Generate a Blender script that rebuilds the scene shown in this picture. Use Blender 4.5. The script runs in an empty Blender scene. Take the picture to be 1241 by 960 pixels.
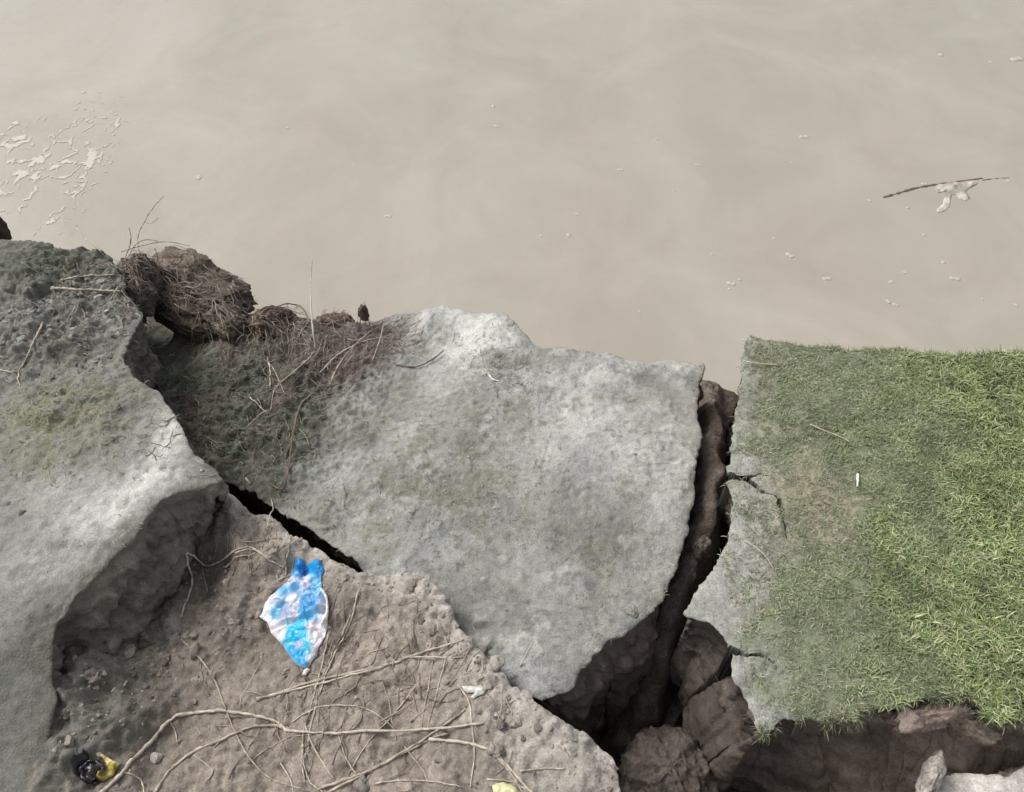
import bpy, math, random
import numpy as np
from mathutils import Vector, Matrix
from mathutils.bvhtree import BVHTree
from mathutils.geometry import delaunay_2d_cdt

random.seed(7); RNG = np.random.default_rng(7)
S = bpy.context.scene
COL = S.collection
R = math.radians

# ------------------------------------------------------------------ camera
PW, PH = 1241.0, 960.0
PITCH = 50.0
CAMH = 1.6
HF = 974.0
cd = bpy.data.cameras.new('camera'); cam = bpy.data.objects.new('camera', cd); COL.objects.link(cam)
cam.location = (0, 0, CAMH); cam.rotation_euler = (R(90 - PITCH), 0, 0)
cd.sensor_width = 36; cd.lens = HF / PW * 36; cd.clip_start = 0.02; cd.clip_end = 2000
S.camera = cam

# ------------------------------------------------------------------ light
SUN_EL, SUN_AZ = R(54), R(-62)          # azimuth clockwise from +Y (north)
w = bpy.data.worlds.new('World'); S.world = w; w.use_nodes = True
nt = w.node_tree; nt.nodes.clear()
sky = nt.nodes.new('ShaderNodeTexSky'); sky.sky_type = 'NISHITA'; sky.sun_disc = False
sky.sun_elevation = SUN_EL; sky.sun_rotation = SUN_AZ
sky.air_density = 1.0; sky.dust_density = 6.0; sky.ozone_density = 1.0
hs = nt.nodes.new('ShaderNodeHueSaturation'); hs.inputs['Saturation'].default_value = 0.22
bg = nt.nodes.new('ShaderNodeBackground'); bg.inputs['Strength'].default_value = 0.15
wo = nt.nodes.new('ShaderNodeOutputWorld')
nt.links.new(sky.outputs[0], hs.inputs['Color']); nt.links.new(hs.outputs[0], bg.inputs[0]); nt.links.new(bg.outputs[0], wo.inputs[0])
sl = bpy.data.lights.new('sun', 'SUN'); sl.energy = 1.4; sl.angle = R(20); sl.color = (1.0, 0.97, 0.92)
so = bpy.data.objects.new('sun', sl); COL.objects.link(so)
sd = Vector((math.sin(SUN_AZ) * math.cos(SUN_EL), math.cos(SUN_AZ) * math.cos(SUN_EL), math.sin(SUN_EL)))
so.rotation_euler = sd.to_track_quat('Z', 'Y').to_euler()
S.view_settings.view_transform = 'Standard'; S.view_settings.look = 'None'
S.view_settings.gamma = 1; S.view_settings.exposure = 0.05; S.view_settings.use_curve_mapping = False
S.cycles.max_bounces = 6; S.cycles.diffuse_bounces = 4

# ------------------------------------------------------------------ maths
_cp, _sp = math.cos(R(PITCH)), math.sin(R(PITCH))
def ray(px, py):
    x = (px - PW / 2) / HF; y = -(py - PH / 2) / HF
    return np.array([x, y * _sp + _cp, y * _cp - _sp])
def P(px, py, z):
    d = ray(px, py); t = (z - CAMH) / d[2]
    return np.array([d[0] * t, d[1] * t, z])
def to_px(x, y, z):
    dz = z - CAMH
    f = y * _cp - dz * _sp; u = y * _sp + dz * _cp
    f = np.maximum(f, 1e-3)
    return PW / 2 + HF * x / f, PH / 2 - HF * u / f

def _h(i, j, k, seed):
    n = (i.astype(np.uint32) * np.uint32(374761393) + j.astype(np.uint32) * np.uint32(668265263)
         + k.astype(np.uint32) * np.uint32(2147483647) + np.uint32(seed * 1013904223 & 0xffffffff))
    n = (n ^ (n >> np.uint32(13))) * np.uint32(1274126177)
    n = (n ^ (n >> np.uint32(16))) * np.uint32(2246822519)
    n = n ^ (n >> np.uint32(15))
    return n.astype(np.float64) / 4294967295.0
def vnoise(p, scale, seed=0):
    q = p / scale; i = np.floor(q).astype(np.int64); f = q - i; f = f * f * f * (f * (f * 6 - 15) + 10)
    r = 0
    for a in (0, 1):
        wx = f[:, 0] if a else 1 - f[:, 0]
        for b in (0, 1):
            wy = f[:, 1] if b else 1 - f[:, 1]
            for c in (0, 1):
                wz = f[:, 2] if c else 1 - f[:, 2]
                r = r + wx * wy * wz * _h(i[:, 0] + a, i[:, 1] + b, i[:, 2] + c, seed)
    return r * 2 - 1
def fbm(p, scale, octv=4, seed=0, gain=0.5):
    r = 0; amp = 1; tot = 0
    for o in range(octv):
        r = r + amp * vnoise(p + o * 17.3, scale, seed + o * 7); tot += amp; amp *= gain; scale /= 2.03
    return r / tot * 1.6
def ridged(p, scale, octv=3, seed=0):
    r = 0; amp = 1; tot = 0
    for o in range(octv):
        r = r + amp * (1 - np.abs(vnoise(p + o * 11.1, scale, seed + o * 5))); tot += amp; amp *= .5; scale /= 2
    return r / tot
def sstep(a, b, x):
    t = np.clip((x - a) / (b - a), 0, 1); return t * t * (3 - 2 * t)
def P3(x, y, z=None):
    return np.stack([x, y, np.zeros_like(x) if z is None else z], 1)

def seg_dist(pts, poly, closed=True):
    A = np.asarray(poly)[:, :2]; B = np.roll(A, -1, 0)
    if not closed: A, B = A[:-1], B[:-1]
    out = np.full(len(pts), 1e9)
    p = np.asarray(pts)[:, :2]
    for c in range(0, len(p), 20000):
        q = p[c:c + 20000]
        best = np.full(len(q), 1e9)
        for s in range(0, len(A), 64):
            a, b = A[s:s + 64], B[s:s + 64]; ab = b - a; L = (ab ** 2).sum(1) + 1e-12
            d = q[:, None, :] - a[None]
            t = np.clip((d * ab[None]).sum(2) / L[None], 0, 1)
            e = d - t[..., None] * ab[None]
            best = np.minimum(best, (e ** 2).sum(2).min(1))
        out[c:c + 20000] = np.sqrt(best)
    return out
def inside(pts, poly):
    x, y = pts[:, 0], pts[:, 1]; A = np.asarray(poly); B = np.roll(A, -1, 0)
    c = np.zeros(len(pts), bool)
    for (x0, y0), (x1, y1) in zip(A[:, :2], B[:, :2]):
        if y0 == y1: continue
        k = ((y0 > y) != (y1 > y)) & (x < (x1 - x0) * (y - y0) / (y1 - y0) + x0)
        c ^= k
    return c

class Height:                     # smooth ground height through measured points
    def __init__(s, ctrl, eps=0.03, power=1.6):
        s.c = np.array([P(*c) if len(c) == 3 else c[1:4] for c in ctrl]); s.e = eps; s.p = power
    def __call__(s, x, y):
        x = np.atleast_1d(np.asarray(x, float)); y = np.atleast_1d(np.asarray(y, float))
        num = 0; den = 0
        for cx, cy, cz in s.c:
            w_ = 1 / ((x - cx) ** 2 + (y - cy) ** 2 + s.e ** 2) ** s.p
            num = num + w_ * cz; den = den + w_
        return num / den
def on(px, py, hf):               # where the sight line meets a height field
    z = -0.1
    for _ in range(12):
        p = P(px, py, z); z = 0.5 * z + 0.5 * float(hf(p[0], p[1])[0])
    return P(px, py, z)

def adaptive(x, y, z0, fine, coarse):
    px, py = to_px(x, y, z0)
    d = np.maximum(np.maximum(-px, px - PW), np.maximum(-py, py - PH))
    return fine + (coarse - fine) * sstep(20, 260, d)

# ------------------------------------------------------------------ materials
def newmat(name):
    m = bpy.data.materials.new(name); m.use_nodes = True
    b = m.node_tree.nodes['Principled BSDF']; return m, m.node_tree, b
def soil_mat(name, rough=0.92, grain=0.35, bump=0.5, scale=220, spec=0.2):
    m, t, b = newmat(name); N = t.nodes; L = t.links
    at = N.new('ShaderNodeAttribute'); at.attribute_name = 'col'
    tc = N.new('ShaderNodeTexCoord')
    n1 = N.new('ShaderNodeTexNoise'); n1.inputs['Scale'].default_value = scale; n1.inputs['Detail'].default_value = 6; n1.inputs['Roughness'].default_value = .7
    n2 = N.new('ShaderNodeTexNoise'); n2.inputs['Scale'].default_value = scale * .23; n2.inputs['Detail'].default_value = 4
    vo = N.new('ShaderNodeTexVoronoi'); vo.inputs['Scale'].default_value = scale * .8
    for n in (n1, n2, vo): L.new(tc.outputs['Object'], n.inputs['Vector'])
    mr = N.new('ShaderNodeMapRange'); mr.inputs[1].default_value = .3; mr.inputs[2].default_value = .7
    mr.inputs[3].default_value = 1 - grain; mr.inputs[4].default_value = 1 + grain
    L.new(n1.outputs[0], mr.inputs[0])
    mr2 = N.new('ShaderNodeMapRange'); mr2.inputs[1].default_value = .3; mr2.inputs[2].default_value = .7
    mr2.inputs[3].default_value = 1 - grain * .5; mr2.inputs[4].default_value = 1 + grain * .5
    L.new(n2.outputs[0], mr2.inputs[0])
    mm = N.new('ShaderNodeMath'); mm.operation = 'MULTIPLY'; L.new(mr.outputs[0], mm.inputs[0]); L.new(mr2.outputs[0], mm.inputs[1])
    vm = N.new('ShaderNodeVectorMath'); vm.operation = 'SCALE'; L.new(at.outputs['Color'], vm.inputs[0]); L.new(mm.outputs[0], vm.inputs['Scale'])
    L.new(vm.outputs[0], b.inputs['Base Color'])
    ad = N.new('ShaderNodeMath'); ad.operation = 'MULTIPLY_ADD'; ad.inputs[1].default_value = -.5
    L.new(vo.outputs['Distance'], ad.inputs[0]); L.new(n1.outputs[0], ad.inputs[2])
    bp = N.new('ShaderNodeBump'); bp.inputs['Strength'].default_value = bump; bp.inputs['Distance'].default_value = .004
    L.new(ad.outputs[0], bp.inputs['Height']); L.new(bp.outputs[0], b.inputs['Normal'])
    b.inputs['Roughness'].default_value = rough; b.inputs['Specular IOR Level'].default_value = spec
    return m
def flat_mat(name, col, rough=.7, spec=.3, var=.2, scale=120, attr=False, bump=0):
    m, t, b = newmat(name); N = t.nodes; L = t.links
    tc = N.new('ShaderNodeTexCoord'); n1 = N.new('ShaderNodeTexNoise'); n1.inputs['Scale'].default_value = scale; n1.inputs['Detail'].default_value = 4
    L.new(tc.outputs['Object'], n1.inputs['Vector'])
    mr = N.new('ShaderNodeMapRange'); mr.inputs[1].default_value = .3; mr.inputs[2].default_value = .7
    mr.inputs[3].default_value = 1 - var; mr.inputs[4].default_value = 1 + var; L.new(n1.outputs[0], mr.inputs[0])
    vm = N.new('ShaderNodeVectorMath'); vm.operation = 'SCALE'; L.new(mr.outputs[0], vm.inputs['Scale'])
    if attr:
        at = N.new('ShaderNodeAttribute'); at.attribute_name = 'col'; L.new(at.outputs['Color'], vm.inputs[0])
    else: vm.inputs[0].default_value = col
    L.new(vm.outputs[0], b.inputs['Base Color'])
    if bump:
        bp = N.new('ShaderNodeBump'); bp.inputs['Strength'].default_value = bump; bp.inputs['Distance'].default_value = .002
        L.new(n1.outputs[0], bp.inputs['Height']); L.new(bp.outputs[0], b.inputs['Normal'])
    b.inputs['Roughness'].default_value = rough; b.inputs['Specular IOR Level'].default_value = spec
    return m
M_SOIL = soil_mat('soil'); M_SLAB = soil_mat('dried_silt', grain=.30, bump=.6, scale=260)
M_DARK = soil_mat('damp_soil', grain=.5, bump=.9, scale=150)
M_GRASS = flat_mat('grass_blades', (0, 0, 0), rough=.6, spec=.25, var=.15, scale=60, attr=True)
M_STRAW = flat_mat('straw', (.40, .345, .28), rough=.85, var=.5, scale=55, bump=.8)
M_ROOT = flat_mat('root', (.17, .125, .10), rough=.9, var=.4, scale=80, bump=.6)
M_PALE = flat_mat('pale_stem', (.47, .42, .35), rough=.8, var=.3, scale=90, bump=.4)

# ------------------------------------------------------------------ mesh helpers
def mesh_obj(name, V, F, mat, parent=None, col=None, smooth=True):
    me = bpy.data.meshes.new(name)
    V = np.asarray(V, dtype=np.float32)
    if isinstance(F, np.ndarray):
        me.vertices.add(len(V)); me.vertices.foreach_set('co', V.ravel())
        k = F.shape[1]; me.loops.add(F.size); me.loops.foreach_set('vertex_index', F.ravel().astype(np.int32))
        me.polygons.add(len(F)); me.polygons.foreach_set('loop_start', np.arange(0, F.size, k, dtype=np.int32))
        me.update(calc_edges=True); me.validate()
    else:
        me.from_pydata([tuple(v) for v in V], [], F); me.update()
    if col is not None:
        a = me.color_attributes.new('col', 'FLOAT_COLOR', 'POINT')
        c = np.ones((len(V), 4), np.float32); c[:, :3] = col; a.data.foreach_set('color', c.ravel())
    me.polygons.foreach_set('use_smooth', np.full(len(me.polygons), smooth))
    me.materials.append(mat)
    o = bpy.data.objects.new(name, me); COL.objects.link(o)
    if parent: o.parent = parent
    return o
def tag(o, label=None, cat=None, group=None, kind=None):
    for k, v in (('label', label), ('category', cat), ('group', group), ('kind', kind)):
        if v: o[k] = v
    return o
def recenter(o):                  # origin to the thing's own place
    me = o.data; n = len(me.vertices); a = np.empty(n * 3, np.float32); me.vertices.foreach_get('co', a); a = a.reshape(-1, 3)
    c = np.array([a[:, 0].mean(), a[:, 1].mean(), a[:, 2].min()]); a -= c; me.vertices.foreach_set('co', a.astype(np.float32).ravel()); me.update()
    o.location = c; return o
def empty(name, loc):
    o = bpy.data.objects.new(name, None); o.empty_display_size = .05; COL.objects.link(o); o.location = loc; return o

def mixc(c, w_, new):
    return c * (1 - w_[:, None]) + np.asarray(new)[None, :] * w_[:, None]
def blob(x, y, hf, px, py, rx, ry, z=None):
    c = P(px, py, z) if z is not None else on(px, py, hf)
    ex = P(px + rx, py, c[2]); ey = P(px, py - ry, c[2])
    a = abs(ex[0] - c[0]); b = abs(ey[1] - c[1])
    return np.exp(-(((x - c[0]) / a) ** 2 + ((y - c[1]) / b) ** 2))

CRK = {}
TERRAIN = []                      # (V, F) for ray casting
BLOCKS = {}
def build_block(name, hf, outline_px, extra_world, detail, rim, wall, colour, mat, depth=.6, fine=.0048, coarse=.035,
                rough_edge=.012, cracks=(), seed=1, wamp=1.0):
    """one block of earth: outline traced on its own top, noisy top, noisy undercut walls"""
    out = []
    for p in outline_px:
        out.append(on(p[0], p[1], hf)[:2] if len(p) == 2 else np.array(p[:2]))
    out = np.array(out)
    # resample
    pts = []
    for a, b in zip(out, np.roll(out, -1, 0)):
        L = np.linalg.norm(b - a); m = (a + b) / 2
        st = float(adaptive(np.array([m[0]]), np.array([m[1]]), 0, fine, coarse)[0])
        if L > .6: st = coarse
        n = max(1, int(L / st))
        for i in range(n): pts.append(a + (b - a) * i / n)
    pts = np.array(pts)
    # soften corners
    for _ in range(3): pts = .25 * np.roll(pts, 1, 0) + .5 * pts + .25 * np.roll(pts, -1, 0)
    q = P3(pts[:, 0], pts[:, 1])
    pts = pts + rough_edge * np.stack([fbm(q, .09, 5, seed + 3, .65), fbm(q, .09, 5, seed + 4, .65)], 1)
    tan = np.roll(pts, -2, 0) - np.roll(pts, 2, 0)
    area = 0.5 * np.sum(pts[:, 0] * np.roll(pts[:, 1], -1) - np.roll(pts[:, 0], -1) * pts[:, 1])
    if area < 0: pts = pts[::-1].copy(); tan = np.roll(pts, -2, 0) - np.roll(pts, 2, 0)
    nrm = np.stack([tan[:, 1], -tan[:, 0]], 1)
    for _ in range(6): nrm = .25 * np.roll(nrm, 1, 0) + .5 * nrm + .25 * np.roll(nrm, -1, 0)
    nrm /= np.linalg.norm(nrm, axis=1)[:, None] + 1e-9
    # interior points
    lo, hi = pts.min(0), pts.max(0)
    def grid(step):
        gx, gy = np.meshgrid(np.arange(lo[0], hi[0], step), np.arange(lo[1], hi[1], step * .87))
        gx = gx + (np.arange(gx.shape[0]) % 2)[:, None] * step / 2
        g = np.stack([gx.ravel(), gy.ravel()], 1)
        return g + RNG.uniform(-.22, .22, g.shape) * step
    def vis(g):
        px, py = to_px(g[:, 0], g[:, 1], 0)
        return np.maximum(np.maximum(-px, px - PW), np.maximum(-py, py - PH)) < 60
    g1 = grid(fine); g1 = g1[vis(g1)]
    g2 = grid(coarse); g2 = g2[~vis(g2)]
    for poly, wdt, dep in cracks:
        cw = np.array([on(p[0], p[1], hf)[:2] for p in poly]); l2, h2 = cw.min(0) - .03, cw.max(0) + .03
        gx, gy = np.meshgrid(np.arange(l2[0], h2[0], .0016), np.arange(l2[1], h2[1], .0016)); gg = np.stack([gx.ravel(), gy.ravel()], 1); gg = gg + RNG.uniform(-.0004, .0004, gg.shape)
        gg = gg[seg_dist(gg, cw, False) < wdt * 1.5 + .004]; g1 = g1[seg_dist(g1, cw, False) > wdt * 1.5 + .005]; g1 = np.concatenate([g1, gg])
    g = np.concatenate([g1, g2]); g = g[inside(g, pts)]
    d = seg_dist(g, pts); g = g[d > fine * .6]
    n0 = len(pts)
    allp = [Vector(p) for p in pts] + [Vector(p) for p in g]
    V2, _, F2, ov, _, _ = delaunay_2d_cdt(allp, [(i, (i + 1) % n0) for i in range(n0)], [], 1, 1e-6)
    V2 = np.array([(v.x, v.y) for v in V2]); ov_first = [o[0] if o else -1 for o in ov]
    back = {o: i for i, o in enumerate(ov_first) if 0 <= o < n0}
    for i, o in enumerate(ov):
        for k in o:
            if k < n0: back[k] = i
    F2 = np.array([f for f in F2 if len(f) == 3], dtype=np.int64)
    x, y = V2[:, 0], V2[:, 1]
    dist = seg_dist(V2, pts)
    def top(x, y, dist):
        q0 = P3(x, y)
        z = hf(x, y) + detail(x, y, dist) + .0013 * fbm(q0, .013, 2, seed + 61, .6) * sstep(-.5, .4, fbm(q0, .14, 3, seed + 63)) - .004 * sstep(.5, .8, vnoise(q0, .016, seed + 62)) * sstep(.0, .5, fbm(q0, .12, 3, seed + 64))
        z = z - rim * np.exp(-dist / .009) * (.6 + .4 * vnoise(P3(x, y), .03, seed + 9))
        ratio = np.full(len(x), 9.)
        for poly, wdt, dep in cracks:
            cw = np.array([on(p[0], p[1], hf)[:2] for p in poly])
            pp = np.stack([x, y], 1) + .006 * np.stack([fbm(P3(x, y), .03, 4, 41, .6), fbm(P3(x, y), .03, 4, 42, .6)], 1)
            cdist = seg_dist(pp, cw, False)
            s0 = np.linalg.norm(pp - cw[-1], axis=1); tot = np.linalg.norm(cw[0] - cw[-1])
            ww = wdt * np.clip(s0 / tot, .25, 1) * (1 + .35 * vnoise(P3(x, y), .03, 43))
            z = z - dep * sstep(1.0, .35, cdist / ww); ratio = np.minimum(ratio, cdist / ww)
        CRK['r'] = ratio
        return z
    z = top(x, y, dist); crk_r = CRK['r'].copy()
    # walls
    nl = int(depth / (fine * 1.7)); ts = (np.arange(1, nl + 1) / nl) ** 1.25
    ring = np.array([back[i] for i in range(n0)])
    Vt = np.stack([x, y, z], 1)
    base = Vt[ring]
    levels = []
    for t in ts:
        h = t * depth
        off = wall(base[:, 0], base[:, 1], h)
        lv = base.copy(); lv[:, :2] += nrm * off[:, None]; lv[:, 2] -= h
        levels.append(lv)
    lv = np.concatenate(levels)
    # strata and lumps on the broken faces
    hh = np.repeat(ts * depth, n0)
    amp = sstep(0, .05, hh)
    q = lv * np.array([1, 1, 2.0])
    lay = np.abs(((lv[:, 2] + .012 * fbm(lv, .15, 3, seed + 26)) / .034) % 1 - .5) * 2
    dd = wamp * (.016 * fbm(q, .11, 4, seed + 21, .6) + .011 * (ridged(q, .06, 3, seed + 22) - .6) + .006 * fbm(lv, .016, 3, seed + 23, .65)) + .006 * (lay - .5) * sstep(-.3, .5, fbm(q, .2, 2, seed + 27))
    dd = dd - .010 * wamp * sstep(.3, .7, fbm(lv, .035, 3, seed + 28))
    nn = np.tile(nrm, (nl, 1))
    lv[:, :2] += nn * (dd * amp)[:, None]
    lv[:, 2] += amp * .012 * fbm(lv, .05, 4, seed + 24)
    V = np.concatenate([Vt, lv])
    idx = np.vstack([ring[None], len(Vt) + np.arange(nl * n0).reshape(nl, n0)])
    a, b = idx[:-1], idx[1:]
    a2, b2 = np.roll(a, -1, 1), np.roll(b, -1, 1)
    FW = np.concatenate([np.stack([a.ravel(), b.ravel(), b2.ravel()], 1), np.stack([a.ravel(), b2.ravel(), a2.ravel()], 1)])
    F = np.concatenate([F2, FW])
    isw = np.zeros(len(V)); isw[len(Vt):] = sstep(0, .02, hh)
    dall = np.concatenate([dist, np.zeros(len(lv))])
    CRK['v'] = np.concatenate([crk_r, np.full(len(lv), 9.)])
    c = colour(V[:, 0], V[:, 1], V[:, 2], dall, isw)
    o = mesh_obj(name, V, F, mat, col=np.clip(c, .004, .9))
    TERRAIN.append((V, F))
    BLOCKS[name] = dict(pts=pts, top=top, hf=hf, nrm=nrm)
    return o

# ------------------------------------------------------------------ soil colours (albedo of the dry and damp soil, plus one painted shade tone)
GREY = np.array((.30, .30, .278)); PALE = np.array((.53, .53, .50)); GREEN = np.array((.17, .185, .115))
BROWN = np.array((.112, .092, .078)); TAN = np.array((.27, .235, .205)); DGREY = np.array((.12, .115, .10)); DGREEN = np.array((.075, .085, .062))
SHADEBR = np.array((.022, .018, .015))  # near-black, paints shade into the lawn cracks and pit hollows

# heights, measured at picture points on each block's own top
H_SLAB = Height([(855, 440, -.06), (846, 520, -.06), (840, 600, -.06), (800, 740, -.07), (660, 840, -.09), (540, 375, -.11), (630, 400, -.09), (740, 430, -.07),
    (600, 600, -.08), (700, 600, -.06), (620, 480, -.09), (450, 690, -.10), (520, 560, -.09), (440, 500, -.12), (560, 720, -.10), (700, 750, -.08), (380, 450, -.16), (380, 560, -.16), (400, 640, -.13), (330, 600, -.18),
    (300, 540, -.23), (320, 440, -.23), (250, 470, -.28), (205, 430, -.34), (200, 400, -.44), (192, 420, -.42), (180, 460, -.33), (230, 540, -.26), (280, 580, -.23),
    (300, 400, -.25), (400, 400, -.16), (440, 400, -.13), (230, 385, -.3), (900, 600, -.06), (600, 860, -.1), (700, 900, -.1)])
H_RIGHT = Height([(900, 440, 0), (900, 600, 0), (860, 740, -.01), (920, 880, -.015), (1000, 600, .0), (1100, 500, .01), (1100, 750, 0), (1200, 860, 0), (1240, 430, .0), (1400, 600, .01), (1000, 415, -.01), (2500, 500, .02), (2500, 900, .02)])
H_SHELF = Height([(280, 605, -.075), (345, 650, -.06), (430, 700, -.05), (520, 712, -.045), (575, 780, -.04), (650, 850, -.04), (715, 890, -.04), (752, 960, -.04),
    (400, 780, -.10), (300, 770, -.14), (345, 700, -.11), (250, 700, -.17), (215, 760, -.15), (180, 830, -.16), (125, 850, -.10), (92, 830, -.05), (72, 850, -.005), (50, 850, -.01), (68, 900, -.015), (60, 960, -.02), (40, 900, -.03), (100, 900, -.06), (80, 950, -.045), (112, 940, -.07), (230, 640, -.16),
    (300, 900, -.11), (450, 900, -.08), (600, 900, -.05), (520, 790, -.07), (210, 900, -.14), (300, 640, -.10), (300, 1200, -.09), (600, 1200, -.05), (0, 1200, -.1), (0, 900, -.14), (100, 700, -.25)])
H_LTOP = Height([(20, 330, -.06), (60, 300, -.1), (120, 320, -.1), (60, 420, .02), (100, 500, .05), (150, 540, .06), (180, 590, .065), (130, 620, .07), (60, 650, .06), (20, 750, .055),
    (40, 850, .0), (40, 940, -.02), (-200, 600, .05), (-200, 900, .04), (-200, 300, -.08), (120, 400, .0), (165, 390, -.04), (175, 450, .02), (210, 515, .03), (240, 565, .02), (190, 605, .06), (110, 700, .06), (68, 750, .04), (66, 850, -.03), (60, 930, -.05)], eps=.09, power=1.6)
H_LEFT = H_LTOP
H_NEAR = Height([(1140, 950, -.16), (1240, 940, -.14), (1300, 1100, -.1), (1100, 1100, -.14), (1800, 1200, -.05)])
H_PIT = Height([(876, 400, -.9), (880, 440, -.75), (866, 478, -.45), (866, 540, -.45), (862, 600, -.45), (848, 700, -.4), (825, 800, -.42), (820, 850, -.46), (735, 850, -.50), (700, 855, -.62), (740, 900, -.62), (845, 760, -.22), (860, 800, -.3), (880, 850, -.8), (905, 880, -.9),
    (790, 910, -.38), (810, 940, -.36), (820, 960, -.36), (800, 1050, -.4), (860, 870, -.95), (845, 900, -.9), (890, 910, -.95), (870, 950, -.9), (868, 890, -.95), (755, 930, -.7), (980, 935, -.62), (1100, 935, -.52), (1200, 930, -.40), (1100, 1000, -.5),
    (600, 600, -.9), (300, 500, -.9), (1100, 600, -.9), (500, 300, -1.0), (900, 250, -1.1), (0, 800, -.9), ('w', .47, 1.52, -.85), ('w', .50, 1.60, -.9), ('w', .40, 1.50, -.9), ('w', .30, 1.5, -.9), ('w', .2, 1.5, -.9), ('w', .55, 1.62, -.9), ('w', .3, 1.3, -.9), ('w', .1, 1.3, -.9), ('w', .62, 1.5, -.9), ('w', .7, 1.3, -.9), (400, 1100, -.8), (1500, 400, -1.1), (1500, 900, -.8), (2500, 700, -1), (-1200, 700, -1), (100, 200, -1.1)], eps=.02, power=2)

def topo(a1, a2, a3, seed, s1=.22, s2=.05, s3=.014):
    def f(x, y, d):
        p = P3(x, y)
        return a1 * fbm(p, s1, 3, seed) + a2 * fbm(p, s2, 3, seed + 1) + a3 * fbm(p, s3, 2, seed + 2)
    return f

# --- middle slab
def CRUST(p): return fbm(p, .17, 6, 17, .62)
def d_slab(x, y, d):
    p = P3(x, y); z = .007 * fbm(p, .2, 3, 5) + .0016 * fbm(p, .04, 3, 6) + .0008 * fbm(p, .012, 2, 7)
    rg = blob(x, y, H_SLAB, 300, 480, 110, 120) + .7 * blob(x, y, H_SLAB, 430, 430, 60, 50) + .35 * blob(x, y, H_SLAB, 400, 560, 70, 90)
    rg = np.clip(rg, 0, 1)
    z = z + rg * (.030 * fbm(p, .06, 5, 8, .66) + .012 * (ridged(p, .03, 3, 10) - .7) + .010 * fbm(p, .018, 3, 9, .6))
    z = z + .004 * blob(x, y, H_SLAB, 620, 450, 60, 40) * fbm(p, .03, 3, 4)
    mm = sstep(-.2, .4, fbm(p, .16, 2, 13))
    z = z + mm * (.0022 * sstep(.25, .75, fbm(p, .022, 3, 14)) - .002 * sstep(.3, .8, fbm(p, .028, 3, 15)))
    z = z + .0012 * fbm(p * np.array([.5, 1, 1]), .02, 3, 16)
    z = z + .0028 * sstep(.02, .07, CRUST(p)) * (1 - sstep(.55, .62, CRUST(p)) * .6)
    return z
def wall_slab(x, y, h):
    # broken near edge runs out under its lip on the pit side
    px, py = to_px(x, y, -.08)
    pit = sstep(650, 700, px) * sstep(700, 760, py)
    side = sstep(800, 835, px) * sstep(760, 700, py)
    o = -.012 * sstep(0, .03, h) * np.ones_like(x)
    o = o + pit * (.05 * sstep(.0, .12, h) + .05 * sstep(.12, .5, h) - .06 * sstep(.1, .22, h) * sstep(760, 700, px))
    o = o + side * .02 * sstep(0, .2, h)
    return o - .06 * sstep(0, .3, h) * (1 - pit) * (1 - side)
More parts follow.
